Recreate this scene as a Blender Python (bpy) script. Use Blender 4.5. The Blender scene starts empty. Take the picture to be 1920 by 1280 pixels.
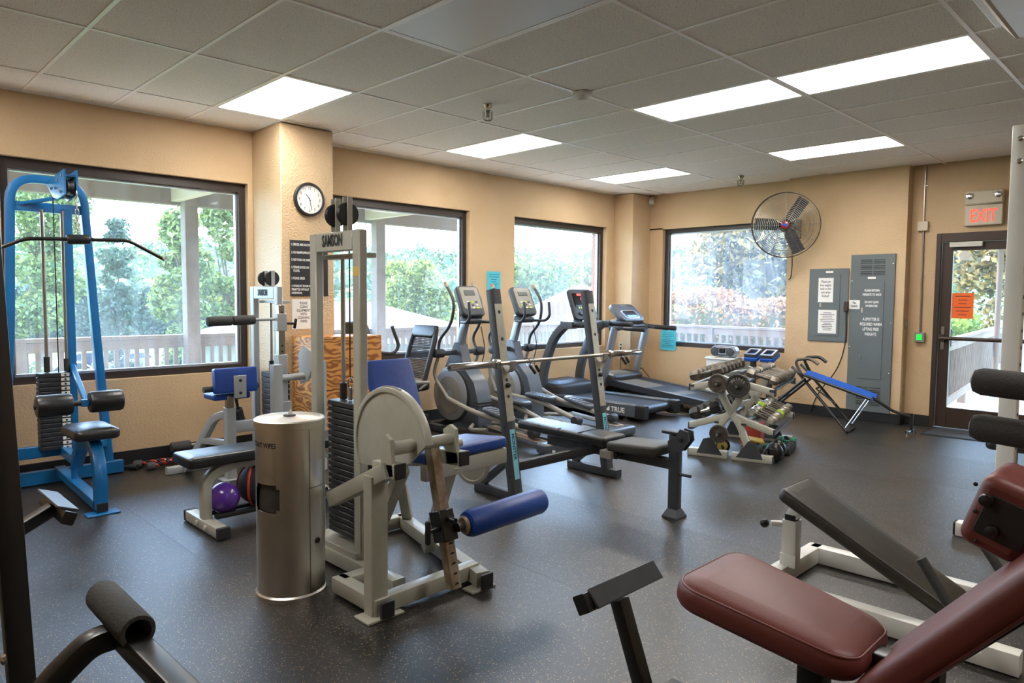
import bpy, bmesh, math, random
import numpy as np
from mathutils import Vector as V, Matrix
rnd = random.Random(7)
S = bpy.context.scene
COL = S.collection
# ---------------------------------------------------------------- camera
cam = bpy.data.cameras.new('camera'); camo = bpy.data.objects.new('camera', cam); COL.objects.link(camo)
cam.sensor_width = 36; cam.lens = 1324.4 / 1920 * 36; cam.clip_start = .05; cam.clip_end = 1500
yaw, pit, rol = 0.790294501, -0.0631981084, 0.00760181911
F = V((math.cos(yaw) * math.cos(pit), math.sin(yaw) * math.cos(pit), math.sin(pit)))
R0 = V((math.sin(yaw), -math.cos(yaw), 0)); U0 = R0.cross(F)
R = R0 * math.cos(rol) + U0 * math.sin(rol); U = U0 * math.cos(rol) - R0 * math.sin(rol)
CAM = V((-1.2129, -6.0004, 1.4789))
camo.matrix_world = Matrix(((R.x, U.x, -F.x, CAM.x), (R.y, U.y, -F.y, CAM.y), (R.z, U.z, -F.z, CAM.z), (0, 0, 0, 1)))
S.camera = camo
# ---------------------------------------------------------------- world, sun, exposure
W = bpy.data.worlds.new('sky'); S.world = W; W.use_nodes = True
nt = W.node_tree; bg = nt.nodes['Background']
tcw = nt.nodes.new('ShaderNodeTexCoord'); sepw = nt.nodes.new('ShaderNodeSeparateXYZ'); rampw = nt.nodes.new('ShaderNodeValToRGB')
nt.links.new(tcw.outputs['Generated'], sepw.inputs[0]); nt.links.new(sepw.outputs['Z'], rampw.inputs[0]); nt.links.new(rampw.outputs[0], bg.inputs[0])
rampw.color_ramp.elements[0].position = 0.0; rampw.color_ramp.elements[0].color = (.62, .81, 1, 1)
rampw.color_ramp.elements[1].position = .7; rampw.color_ramp.elements[1].color = (.30, .55, 1, 1)
bg.inputs[1].default_value = 7.6
sun = bpy.data.lights.new('sun_offscreen', 'SUN'); sun.energy = 8.5; sun.angle = .01; sun.color = (1, .88, .66)
suno = bpy.data.objects.new('sun_offscreen', sun); COL.objects.link(suno)
suno.rotation_euler = V((.05, .95, 1.15)).to_track_quat('Z', 'Y').to_euler()
S.view_settings.view_transform = 'Standard'; S.view_settings.look = 'None'
S.view_settings.exposure = 1.0; S.view_settings.gamma = 1; S.view_settings.use_curve_mapping = False
LIGHT_E = 11.0

# ---------------------------------------------------------------- materials
def lin(r, g, b):
    f = lambda c: (c / 255) / 12.92 if c <= 10 else ((c / 255 + .055) / 1.055) ** 2.4
    return (f(r), f(g), f(b), 1)
MATS = {}
def mat(name, col, rough=.5, metal=0, var=None, bump=None, coat=0, spec=.5, emit=0, aniso=0, trans=0):
    """col sRGB 0-255; var=(scale, second colour, detail); bump=(scale, strength)"""
    if name in MATS: return MATS[name]
    m = bpy.data.materials.new(name); m.use_nodes = True; MATS[name] = m
    n = m.node_tree.nodes; l = m.node_tree.links; p = n['Principled BSDF']
    p.inputs['Base Color'].default_value = lin(*col); p.inputs['Roughness'].default_value = rough
    p.inputs['Metallic'].default_value = metal; p.inputs['Specular IOR Level'].default_value = spec
    p.inputs['Coat Weight'].default_value = coat; p.inputs['Coat Roughness'].default_value = .15
    if trans: p.inputs['Transmission Weight'].default_value = trans
    if emit:
        p.inputs['Emission Color'].default_value = lin(*col); p.inputs['Emission Strength'].default_value = emit
    if var or bump:
        tc = n.new('ShaderNodeTexCoord')
    if var:
        t = n.new('ShaderNodeTexNoise'); t.inputs['Scale'].default_value = var[0]; t.inputs['Detail'].default_value = var[2] if len(var) > 2 else 4
        l.new(tc.outputs['Object'], t.inputs['Vector'])
        r = n.new('ShaderNodeValToRGB'); r.color_ramp.elements[0].color = lin(*var[1]); r.color_ramp.elements[1].color = lin(*col)
        r.color_ramp.elements[0].position = .35; r.color_ramp.elements[1].position = .62
        l.new(t.outputs['Fac'], r.inputs[0]); l.new(r.outputs[0], p.inputs['Base Color'])
    if bump:
        t2 = n.new('ShaderNodeTexNoise'); t2.inputs['Scale'].default_value = bump[0]; t2.inputs['Detail'].default_value = 3
        l.new(tc.outputs['Object'], t2.inputs['Vector'])
        b = n.new('ShaderNodeBump'); b.inputs['Strength'].default_value = bump[1]; b.inputs['Distance'].default_value = .01
        l.new(t2.outputs['Fac'], b.inputs['Height']); l.new(b.outputs[0], p.inputs['Normal'])
    return m
mat('wall', (206, 178, 142), .7, var=(1.3, (197, 168, 131)), bump=(55, .55), spec=.3)
mat('column', (206, 178, 142), .36, var=(1.3, (197, 168, 131)), bump=(60, .8), spec=.5)
mat('wall_dark', (150, 140, 128), .8)
mat('grid', (250, 247, 241), .35)
mat('panel_lit', (255, 250, 244), .5, emit=LIGHT_E)
mat('panel_off', (225, 225, 225), .35)
mat('bronze', (58, 50, 47), .4, metal=.3)
mat('bronze_door', (62, 46, 36), .42, metal=.2)
mat('alu', (190, 195, 200), .35, metal=.8)
mat('base', (26, 26, 28), .5)
mat('steel', (228, 223, 214), .3, metal=1)
mat('chrome', (200, 200, 200), .15, metal=1)
mat('chrome_dull', (190, 184, 172), .3, metal=1)
mat('grey', (172, 171, 158), .38, var=(9, (164, 163, 149)), coat=.15)
mat('grey_cool', (168, 172, 172), .38, coat=.15)
mat('blue_paint', (14, 112, 176), .35, coat=.3, var=(7, (10, 103, 166)))
mat('black_paint', (20, 19, 19), .38, coat=.2)
mat('black_satin', (34, 34, 36), .45)
mat('black_vinyl', (28, 29, 31), .35, bump=(40, .12), spec=.6)
mat('worn_vinyl', (58, 54, 46), .45, var=(4, (46, 43, 38)), bump=(30, .12), spec=.5)
mat('blue_vinyl', (20, 66, 150), .42, bump=(35, .12), var=(6, (16, 58, 136)))
mat('maroon_vinyl', (112, 52, 46), .48, var=(3, (102, 47, 42)), bump=(80, .05), spec=.6)
mat('foam', (64, 64, 63), .85, bump=(120, .3))
mat('rubber', (30, 30, 31), .7)
mat('plate', (40, 42, 46), .45)
mat('tag_white', (225, 225, 220), .5)
mat('rust', (160, 146, 126), .5, metal=.4, var=(18, (124, 102, 80)))
mat('wood', (196, 128, 56), .5)
mat('white_paint', (222, 220, 212), .4, coat=.2)
mat('off_white', (206, 202, 190), .45)
mat('iron', (118, 110, 99), .42, metal=.6, var=(14, (90, 83, 74)))
mat('iron_dark', (66, 64, 62), .5, metal=.4, var=(14, (50, 48, 46)))
mat('neon', (176, 206, 40), .5)
mat('green', (20, 120, 86), .4)
mat('purple', (92, 50, 150), .22, coat=.4)
mat('orange_red', (206, 66, 44), .5)
mat('ball_black', (36, 36, 38), .6, bump=(160, .6))
mat('red_plastic', (190, 74, 56), .5)
mat('yellow', (216, 182, 84), .5)
mat('panel_grey', (100, 108, 108), .45, var=(3, (96, 103, 103)))
mat('paper', (232, 230, 224), .7)
mat('paper_cyan', (72, 186, 204), .5)
mat('paper_orange', (250, 108, 30), .6)
mat('ink', (40, 40, 42), .7)
mat('ink_white', (232, 232, 228), .6)
mat('ink_teal', (30, 84, 110), .7)
mat('exit_red', (255, 60, 45), .5, emit=1.2)
mat('led_green', (20, 200, 60), .5, emit=.8)
mat('beige_plastic', (206, 194, 170), .5)
mat('graphite', (62, 64, 68), .42, var=(8, (56, 58, 62)))
mat('slate', (74, 80, 88), .38, coat=.2)
mat('silver_paint', (150, 156, 164), .32, metal=.5)
mat('shroud', (158, 162, 166), .35, metal=.3)
mat('warm_grey', (140, 136, 126), .45)
mat('dark_plastic', (44, 46, 50), .45)
mat('screen', (20, 22, 26), .15)
mat('lcd', (92, 98, 96), .25)
mat('diamond', (186, 182, 168), .4, metal=.6)
mat('sticker_blue', (126, 190, 206), .5)
mat('belt', (26, 27, 29), .6)
mat('mesh_fabric', (34, 34, 36), .8)
mat('cobalt', (26, 92, 190), .55, var=(12, (20, 80, 172)))
mat('sheet_white', (214, 214, 210), .6)
mat('wood_grey', (126, 111, 98), .8, var=(6, (113, 98, 86)))
mat('soffit', (120, 104, 94), .8)
mat('soffit_light', (188, 176, 162), .8)
mat('concrete', (208, 198, 186), .9, var=(3, (196, 186, 174)))
mat('brick', (150, 86, 66), .8)
mat('roof', (80, 56, 53), .9, var=(5, (71, 49, 46)))
mat('grass', (84, 116, 48), .9, var=(.3, (66, 96, 40)))
mat('asphalt', (78, 80, 84), .9)
mat('bark', (96, 82, 70), .9)
mat('house', (140, 136, 130), .8)
mat('carglass', (30, 36, 44), .15)
mat('pane_dark', (60, 70, 80), .2)
for i, c in enumerate([(60, 62, 70), (226, 228, 230), (120, 130, 140), (150, 36, 30), (40, 70, 96), (200, 202, 206)]): mat('car%d' % i, c, .3, coat=.5)

def leafmat(name, c1, c2):
    m = bpy.data.materials.new(name); m.use_nodes = True; MATS[name] = m
    n = m.node_tree.nodes; l = m.node_tree.links; p = n['Principled BSDF']
    g = n.new('ShaderNodeNewGeometry'); r = n.new('ShaderNodeValToRGB')
    l.new(g.outputs['Random Per Island'], r.inputs[0])
    r.color_ramp.elements[0].color = [v * .42 for v in lin(*c1)[:3]] + [1]; r.color_ramp.elements[1].color = [v * .56 for v in lin(*c2)[:3]] + [1]
    p.inputs['Roughness'].default_value = .6
    tr = n.new('ShaderNodeBsdfTranslucent'); mx = n.new('ShaderNodeMixShader'); mx.inputs[0].default_value = .35
    l.new(r.outputs[0], p.inputs['Base Color']); l.new(r.outputs[0], tr.inputs[0])
    l.new(p.outputs[0], mx.inputs[1]); l.new(tr.outputs[0], mx.inputs[2]); l.new(mx.outputs[0], n['Material Output'].inputs[0])
leafmat('leaf_green', (92, 128, 66), (196, 204, 110))
leafmat('leaf_yellowgreen', (112, 142, 66), (222, 220, 120))
leafmat('leaf_hedge', (84, 110, 92), (132, 152, 126))
leafmat('leaf_hill', (104, 134, 96), (160, 176, 128))
leafmat('leaf_bronze', (96, 92, 66), (220, 186, 110))
leafmat('leaf_photinia', (170, 120, 70), (250, 190, 130))
leafmat('leaf_photinia_low', (118, 132, 84), (196, 186, 122))
leafmat('leaf_boxwood', (126, 170, 46), (190, 210, 90))

def special():
    # ceiling tile with pin holes
    m = mat('tile', (226, 219, 208), .85, spec=.2); n = m.node_tree.nodes; l = m.node_tree.links; p = n['Principled BSDF']
    tc = n.new('ShaderNodeTexCoord'); t = n.new('ShaderNodeTexNoise'); t.inputs['Scale'].default_value = 130; t.inputs['Detail'].default_value = 2
    l.new(tc.outputs['Object'], t.inputs[0]); r = n.new('ShaderNodeValToRGB')
    r.color_ramp.elements[0].position = .3; r.color_ramp.elements[0].color = lin(160, 155, 149); r.color_ramp.elements[1].position = .42; r.color_ramp.elements[1].color = lin(240, 234, 224)
    l.new(t.outputs['Fac'], r.inputs[0]); l.new(r.outputs[0], p.inputs['Base Color'])
    # speckled rubber floor
    m = mat('floor', (36, 36, 38), .48, spec=.9); n = m.node_tree.nodes; l = m.node_tree.links; p = n['Principled BSDF']
    geo = n.new('ShaderNodeNewGeometry')
    def specks(scale, thr, off):
        mp = n.new('ShaderNodeMapping'); mp.inputs['Location'].default_value = (off, off * 2, 0); l.new(geo.outputs['Position'], mp.inputs[0])
        v = n.new('ShaderNodeTexVoronoi'); v.inputs['Scale'].default_value = scale; l.new(mp.outputs[0], v.inputs['Vector'])
        s = n.new('ShaderNodeSeparateColor'); l.new(v.outputs['Color'], s.inputs[0])
        a = n.new('ShaderNodeMath'); a.operation = 'GREATER_THAN'; a.inputs[1].default_value = thr; l.new(s.outputs[0], a.inputs[0])
        d = n.new('ShaderNodeMath'); d.operation = 'LESS_THAN'; d.inputs[1].default_value = .42; l.new(v.outputs['Distance'], d.inputs[0])
        k = n.new('ShaderNodeMath'); k.operation = 'MULTIPLY'; l.new(a.outputs[0], k.inputs[0]); l.new(d.outputs[0], k.inputs[1]); return k
    k1 = specks(150, .90, 0); k2 = specks(230, .86, 3.3)
    nz = n.new('ShaderNodeTexNoise'); nz.inputs['Scale'].default_value = 1.4; nz.inputs['Detail'].default_value = 5; l.new(geo.outputs['Position'], nz.inputs[0])
    rb = n.new('ShaderNodeValToRGB'); rb.color_ramp.elements[0].color = lin(16, 15, 15); rb.color_ramp.elements[1].color = lin(29, 28, 27); l.new(nz.outputs['Fac'], rb.inputs[0])
    m1 = n.new('ShaderNodeMixRGB'); l.new(k1.outputs[0], m1.inputs[0]); l.new(rb.outputs[0], m1.inputs[1]); m1.inputs[2].default_value = lin(160, 130, 92)
    m2 = n.new('ShaderNodeMixRGB'); l.new(k2.outputs[0], m2.inputs[0]); l.new(m1.outputs[0], m2.inputs[1]); m2.inputs[2].default_value = lin(90, 86, 82)
    l.new(m2.outputs[0], p.inputs['Base Color'])
    oi = n.new('ShaderNodeObjectInfo'); mr = n.new('ShaderNodeMapRange'); mr.inputs[3].default_value = .28; mr.inputs[4].default_value = .42
    l.new(oi.outputs['Random'], mr.inputs[0]); l.new(mr.outputs[0], p.inputs['Roughness'])
    b = n.new('ShaderNodeBump'); b.inputs['Strength'].default_value = .35; b.inputs['Distance'].default_value = .004
    nb = n.new('ShaderNodeTexNoise'); nb.inputs['Scale'].default_value = 160; l.new(geo.outputs['Position'], nb.inputs[0]); l.new(nb.outputs['Fac'], b.inputs['Height']); l.new(b.outputs[0], p.inputs['Normal'])
    # thin window glass: clear, a little dusty, reflecting
    def glass(name, dust):
        m = bpy.data.materials.new(name); MATS[name] = m; m.use_nodes = True; n = m.node_tree.nodes; l = m.node_tree.links; n.remove(n['Principled BSDF'])
        tr = n.new('ShaderNodeBsdfTransparent'); tr.inputs[0].default_value = (.95, .98, .98, 1)
        df = n.new('ShaderNodeBsdfTranslucent'); df.inputs[0].default_value = (.85, .93, 1, 1)
        gl = n.new('ShaderNodeBsdfGlossy'); gl.inputs['Roughness'].default_value = .02; gl.inputs[0].default_value = (.8, .8, .8, 1)
        t = n.new('ShaderNodeTexNoise'); t.inputs['Scale'].default_value = 3; t.inputs['Detail'].default_value = 6
        tc = n.new('ShaderNodeTexCoord'); mp = n.new('ShaderNodeMapping'); mp.inputs['Scale'].default_value = (4, 4, .5); l.new(tc.outputs['Object'], mp.inputs[0]); l.new(mp.outputs[0], t.inputs[0])
        mr = n.new('ShaderNodeMapRange'); mr.inputs[1].default_value = .3; mr.inputs[2].default_value = .8; mr.inputs[3].default_value = dust * .5; mr.inputs[4].default_value = dust * 1.6; l.new(t.outputs['Fac'], mr.inputs[0])
        a = n.new('ShaderNodeMixShader'); l.new(mr.outputs[0], a.inputs[0]); l.new(tr.outputs[0], a.inputs[1]); l.new(df.outputs[0], a.inputs[2])
        fr = n.new('ShaderNodeFresnel'); fr.inputs[0].default_value = 1.35
        b = n.new('ShaderNodeMixShader'); l.new(fr.outputs[0], b.inputs[0]); l.new(a.outputs[0], b.inputs[1]); l.new(gl.outputs[0], b.inputs[2]); l.new(b.outputs[0], n['Material Output'].inputs[0])
    glass('glass', .085); glass('glass_door', .04)
    # plywood with flowing grain
    m = MATS['wood']; n = m.node_tree.nodes; l = m.node_tree.links; p = n['Principled BSDF']
    tc = n.new('ShaderNodeTexCoord'); sx_ = n.new('ShaderNodeSeparateXYZ'); l.new(tc.outputs['Object'], sx_.inputs[0])
    mp = n.new('ShaderNodeMapping'); mp.inputs['Scale'].default_value = (1, 1, 2.2); l.new(tc.outputs['Object'], mp.inputs[0])
    nz = n.new('ShaderNodeTexNoise'); nz.inputs['Scale'].default_value = 3.2; nz.inputs['Detail'].default_value = 2; l.new(mp.outputs[0], nz.inputs[0])
    a1 = n.new('ShaderNodeMath'); a1.operation = 'MULTIPLY'; a1.inputs[1].default_value = 46; l.new(nz.outputs['Fac'], a1.inputs[0])
    mu = n.new('ShaderNodeMath'); mu.operation = 'MULTIPLY_ADD'; mu.inputs[1].default_value = 120; l.new(sx_.outputs['Z'], mu.inputs[0]); l.new(a1.outputs[0], mu.inputs[2])
    si = n.new('ShaderNodeMath'); si.operation = 'SINE'; l.new(mu.outputs[0], si.inputs[0])
    r = n.new('ShaderNodeValToRGB'); r.color_ramp.elements[0].color = lin(146, 84, 34); r.color_ramp.elements[1].color = lin(214, 150, 74); r.color_ramp.elements[0].position = .15; r.color_ramp.elements[1].position = .8
    mr = n.new('ShaderNodeMapRange'); mr.inputs[1].default_value = -1; l.new(si.outputs[0], mr.inputs[0]); l.new(mr.outputs[0], r.inputs[0]); l.new(r.outputs[0], p.inputs['Base Color'])
    # brushed steel: vertical satin streaks
    m = MATS['steel']; n = m.node_tree.nodes; l = m.node_tree.links; p = n['Principled BSDF']
    p.inputs['Anisotropic'].default_value = .6
    tc = n.new('ShaderNodeTexCoord'); mp = n.new('ShaderNodeMapping'); mp.inputs['Scale'].default_value = (3, 3, 160); l.new(tc.outputs['Object'], mp.inputs[0])
    nz = n.new('ShaderNodeTexNoise'); nz.inputs['Scale'].default_value = 4; l.new(mp.outputs[0], nz.inputs[0])
    mr = n.new('ShaderNodeMapRange'); mr.inputs[3].default_value = .28; mr.inputs[4].default_value = .42; l.new(nz.outputs['Fac'], mr.inputs[0]); l.new(mr.outputs[0], p.inputs['Roughness'])
special()
for nm in ('iron', 'iron_dark', 'chrome_dull'):
    m = MATS[nm]; n = m.node_tree.nodes; l = m.node_tree.links; p = n['Principled BSDF']; oi = n.new('ShaderNodeObjectInfo'); mr = n.new('ShaderNodeMapRange'); mr.inputs[3].default_value = .62; mr.inputs[4].default_value = 1.25; l.new(oi.outputs['Random'], mr.inputs[0])
    hs = n.new('ShaderNodeHueSaturation'); l.new(mr.outputs[0], hs.inputs['Value'])
    src = p.inputs['Base Color'].links[0].from_socket if p.inputs['Base Color'].links else None
    if src: l.new(src, hs.inputs['Color'])
    else: hs.inputs['Color'].default_value = p.inputs['Base Color'].default_value[:]
    l.new(hs.outputs[0], p.inputs['Base Color'])

# ---------------------------------------------------------------- mesh builder
def fr(o, x, y):
    x = V(x).normalized(); y = V(y); y = (y - x * y.dot(x)).normalized(); z = x.cross(y); o = V(o)
    return Matrix(((x.x, y.x, z.x, o.x), (x.y, y.y, z.y, o.y), (x.z, y.z, z.z, o.z), (0, 0, 0, 1)))
def fil(pts, rad, n=5):
    """round the corners of a polyline"""
    pts = [V(p) for p in pts]; out = [pts[0]]
    for i in range(1, len(pts) - 1):
        a, b, c = pts[i - 1], pts[i], pts[i + 1]; d1 = a - b; d2 = c - b
        r = min(rad, d1.length * .49, d2.length * .49); p0 = b + d1.normalized() * r; p1 = b + d2.normalized() * r
        for k in range(n + 1):
            t = k / n; out.append(p0 * (1 - t) ** 2 + b * 2 * t * (1 - t) + p1 * t * t)
    out.append(pts[-1]); return out
def rrect(hx, hy, r, n=4):
    r = max(.0005, min(r, hx * .99, hy * .99)); o = []
    for cx, cy, a0 in ((hx - r, hy - r, 0), (-hx + r, hy - r, 90), (-hx + r, -hy + r, 180), (hx - r, -hy + r, 270)):
        for k in range(n + 1):
            a = math.radians(a0 + 90 * k / n); o.append((cx + r * math.cos(a), cy + r * math.sin(a)))
    return o
class MB:
    def __init__(s): s.v = []; s.f = []
    def add(s, vs, fs):
        n = len(s.v); s.v += [tuple(v) for v in vs]; s.f += [[i + n for i in f] for f in fs]; return s
    def box(s, c, sz, b=.003, M=None):
        hx, hy, hz = sz[0] / 2, sz[1] / 2, sz[2] / 2; b = min(b, hx * .45, hy * .45, hz * .45); c = V(c); vs = []
        idx = {}
        for sx in (-1, 1):
            for sy in (-1, 1):
                for sz_ in (-1, 1):
                    for k, p in enumerate(((hx, hy - b, hz - b), (hx - b, hy, hz - b), (hx - b, hy - b, hz))):
                        idx[(sx, sy, sz_, k)] = len(vs); q = V((p[0] * sx, p[1] * sy, p[2] * sz_)); vs.append(c + (M @ q if M else q))
        f = []; I = idx
        for a in (-1, 1):
            f.append([I[(a, -1, -1, 0)], I[(a, 1, -1, 0)], I[(a, 1, 1, 0)], I[(a, -1, 1, 0)]])
            f.append([I[(-1, a, -1, 1)], I[(1, a, -1, 1)], I[(1, a, 1, 1)], I[(-1, a, 1, 1)]])
            f.append([I[(-1, -1, a, 2)], I[(1, -1, a, 2)], I[(1, 1, a, 2)], I[(-1, 1, a, 2)]])
            for c2 in (-1, 1):
                f.append([I[(a, c2, -1, 0)], I[(a, c2, 1, 0)], I[(a, c2, 1, 1)], I[(a, c2, -1, 1)]])
                f.append([I[(a, -1, c2, 0)], I[(a, 1, c2, 0)], I[(a, 1, c2, 2)], I[(a, -1, c2, 2)]])
                f.append([I[(-1, a, c2, 1)], I[(1, a, c2, 1)], I[(1, a, c2, 2)], I[(-1, a, c2, 2)]])
                for e in (-1, 1): f.append([I[(a, c2, e, 0)], I[(a, c2, e, 1)], I[(a, c2, e, 2)]])
        return s.add(vs, f)
    def bx(s, x0, x1, y0, y1, z0, z1, b=.003): return s.box(((x0 + x1) / 2, (y0 + y1) / 2, (z0 + z1) / 2), (abs(x1 - x0), abs(y1 - y0), abs(z1 - z0)), b)
    def beam(s, p0, p1, w, h=None, up=(0, 0, 1), b=.004):
        h = h or w; p0 = V(p0); p1 = V(p1); d = p1 - p0; up = V(up)
        if abs(d.normalized().dot(up)) > .98: up = V((0, 1, 0)) if abs(d.normalized().y) < .9 else V((1, 0, 0))
        z = d.normalized(); x = up.cross(z).normalized(); y = z.cross(x)
        M = Matrix(((x.x, y.x, z.x), (x.y, y.y, z.y), (x.z, y.z, z.z)))
        return s.box((p0 + p1) / 2, (w, h, d.length), b, M)
    def sweep(s, pts, prof, up=(0, 0, 1), cap=True):
        """prof: 2D outline (side, up)"""
        pts = [V(p) for p in pts]; up = V(up); n = len(prof); vs = []; fs = []
        for i, p in enumerate(pts):
            d1 = (p - pts[i - 1]).normalized() if i else None; d2 = (pts[i + 1] - p).normalized() if i < len(pts) - 1 else None
            t = (d1 + d2).normalized() if d1 and d2 else (d1 or d2)
            if d1 and d2 and t.length < .1: t = d2
            u = up - t * up.dot(t)
            if u.length < 1e-3: u = V((1, 0, 0)) - t * t.x
            u.normalize(); x = u.cross(t)
            k = 1 / max(.5, t.dot(d2 or d1))
            for a, b_ in prof: vs.append(p + x * a + u * b_ )
        for i in range(len(pts) - 1):
            for j in range(n): fs.append([i * n + j, i * n + (j + 1) % n, (i + 1) * n + (j + 1) % n, (i + 1) * n + j])
        if cap: fs.append(list(range(n))[::-1]); fs.append([(len(pts) - 1) * n + j for j in range(n)])
        return s.add(vs, fs)
    def sq(s, pts, w, h=None, up=(0, 0, 1), r=.006): return s.sweep(pts, rrect(w / 2, (h or w) / 2, r, 2), up)
    def tube(s, pts, r, n=10, cap=True, closed=False):
        pts = [V(p) for p in pts]
        if closed: pts = pts + [pts[0]]
        vs = []; fs = []; t0 = (pts[1] - pts[0]).normalized()
        u = t0.orthogonal().normalized()
        rs = r if isinstance(r, (list, tuple)) else [r] * len(pts)
        for i, p in enumerate(pts):
            a = pts[max(i - 1, 0)]; b = pts[min(i + 1, len(pts) - 1)]
            if closed and i in (0, len(pts) - 1): a = pts[-2]; b = pts[1]
            t = (b - a).normalized(); u = (u - t * u.dot(t)).normalized(); w = t.cross(u)
            for k in range(n):
                an = 2 * math.pi * k / n; vs.append(p + (u * math.cos(an) + w * math.sin(an)) * rs[i])
        for i in range(len(pts) - 1):
            for j in range(n): fs.append([i * n + j, i * n + (j + 1) % n, (i + 1) * n + (j + 1) % n, (i + 1) * n + j])
        if cap and not closed: fs.append(list(range(n))[::-1]); fs.append([(len(pts) - 1) * n + j for j in range(n)])
        return s.add(vs, fs)
    def cyl(s, p0, p1, r, n=16, r1=None): return s.tube([p0, p1], [r, r if r1 is None else r1], n)
    def lathe(s, prof, o, ax=(0, 0, 1), n=24, cap=True):
        """prof: (radius, height) list; starts/ends closed when radius 0"""
        ax = V(ax).normalized(); u = ax.orthogonal().normalized(); w = ax.cross(u); o = V(o); vs = []; fs = []
        for r, h in prof:
            for k in range(n):
                a = 2 * math.pi * k / n; vs.append(o + ax * h + (u * math.cos(a) + w * math.sin(a)) * max(r, 1e-5))
        for i in range(len(prof) - 1):
            for j in range(n): fs.append([i * n + j, i * n + (j + 1) % n, (i + 1) * n + (j + 1) % n, (i + 1) * n + j])
        if cap: fs.append(list(range(n))[::-1]); fs.append([(len(prof) - 1) * n + j for j in range(n)])
        return s.add(vs, fs)
    def roll(s, p0, p1, r, e=.02, n=20):
        p0 = V(p0); p1 = V(p1); L = (p1 - p0).length
        pr = [(r - e, 0), (r - e * .3, e * .25), (r, e), (r, L - e), (r - e * .3, L - e * .25), (r - e, L)]
        return s.lathe(pr, p0, p1 - p0, n)
    def ball(s, c, r, n=20, m=12, sc=(1, 1, 1)):
        vs = []; fs = []; c = V(c)
        for i in range(m + 1):
            th = math.pi * i / m
            for j in range(n):
                ph = 2 * math.pi * j / n; vs.append(c + V((r * math.sin(th) * math.cos(ph) * sc[0], r * math.sin(th) * math.sin(ph) * sc[1], r * math.cos(th) * sc[2])))
        for i in range(m):
            for j in range(n): fs.append([i * n + j, i * n + (j + 1) % n, (i + 1) * n + (j + 1) % n, (i + 1) * n + j])
        return s.add(vs, fs)
    def prism(s, poly, vec):
        vec = V(vec); n = len(poly); p = [V(q) for q in poly]
        return s.add(p + [q + vec for q in p], [list(range(n))[::-1], [n + i for i in range(n)]] + [[i, (i + 1) % n, n + (i + 1) % n, n + i] for i in range(n)])
    def pad(s, M, L, Wd, T, rc=.03, re=.015, crown=.004, taper=1.0, n=5):
        """cushion: L along x, W along y, thickness T in z around the frame M; taper scales the +x end"""
        rings = []
        for k in range(5):
            a = math.pi / 2 * k / 4; rings.append((re * (1 - math.sin(a)), -T / 2 + re * (1 - math.cos(a)) ))
        for k in range(5):
            a = math.pi / 2 * k / 4; rings.append((re * (1 - math.cos(a)), T / 2 - re + re * math.sin(a)))
        rings.append((min(L, Wd) * .18, T / 2 + crown))
        vs = []; fs = []; cnt = None
        for ins, z in rings:
            o = rrect(L / 2 - ins, Wd / 2 - ins, max(.001, rc - ins), n); cnt = len(o)
            for x, y in o:
                t = (x + L / 2) / L; vs.append(M @ V((x, y * (1 + (taper - 1) * t), z)))
        for i in range(len(rings) - 1):
            for j in range(cnt): fs.append([i * cnt + j, i * cnt + (j + 1) % cnt, (i + 1) * cnt + (j + 1) % cnt, (i + 1) * cnt + j])
        fs.append(list(range(cnt))[::-1]); fs.append([(len(rings) - 1) * cnt + j for j in range(cnt)])
        return s.add(vs, fs)
    def piping(s, M, L, Wd, z, rc, ins, taper=1.0, r=.004):
        pts = []
        for x, y in rrect(L / 2 - ins, Wd / 2 - ins, max(.002, rc - ins), 6): t = (x + L / 2) / L; pts.append(M @ V((x, y * (1 + (taper - 1) * t), z)))
        return s.tube(pts, r, 6, closed=True)
    def build(s, name, m, parent=None, off=None, ang=38, local=False):
        me = bpy.data.meshes.new(name); v = s.v
        o = bpy.data.objects.new(name, me); COL.objects.link(o)
        if parent is not None:
            o.parent = parent; r = parent
            while r.parent: r = r.parent
            if not local:
                L = V(r.get('_o', (0, 0, 0))); v = [(a - L.x, b - L.y, c - L.z) for a, b, c in v]
        elif not local:
            a = np.array(v); c = (a.min(0) + a.max(0)) / 2; c[2] = a[:, 2].min(); o.location = c; v = [tuple(q) for q in (a - c)]
        me.from_pydata(v, [], s.f)
        bm = bmesh.new(); bm.from_mesh(me); bmesh.ops.recalc_face_normals(bm, faces=bm.faces); bm.to_mesh(me); bm.free()
        me.polygons.foreach_set('use_smooth', [True] * len(me.polygons)); me.set_sharp_from_angle(angle=math.radians(ang))
        me.materials.append(MATS[m] if isinstance(m, str) else m); return o
def tag(o, label=None, cat=None, group=None, kind=None):
    if label: o['label'] = label
    if cat: o['category'] = cat
    if group: o['group'] = group
    if kind: o['kind'] = kind
    return o
def thing(name, label, cat, loc, rz=0, group=None, kind=None):
    e = bpy.data.objects.new(name, None); COL.objects.link(e); e.location = loc; e.rotation_euler = (0, 0, rz); e.empty_display_size = .1
    e['_o'] = (loc[0], loc[1], loc[2]) if not rz else (0, 0, 0)
    return tag(e, label, cat, group, kind)
def copy_tree(o, parent=None):
    c = o.copy(); COL.objects.link(c); c.parent = parent
    for ch in o.children: copy_tree(ch, c)
    return c
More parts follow.
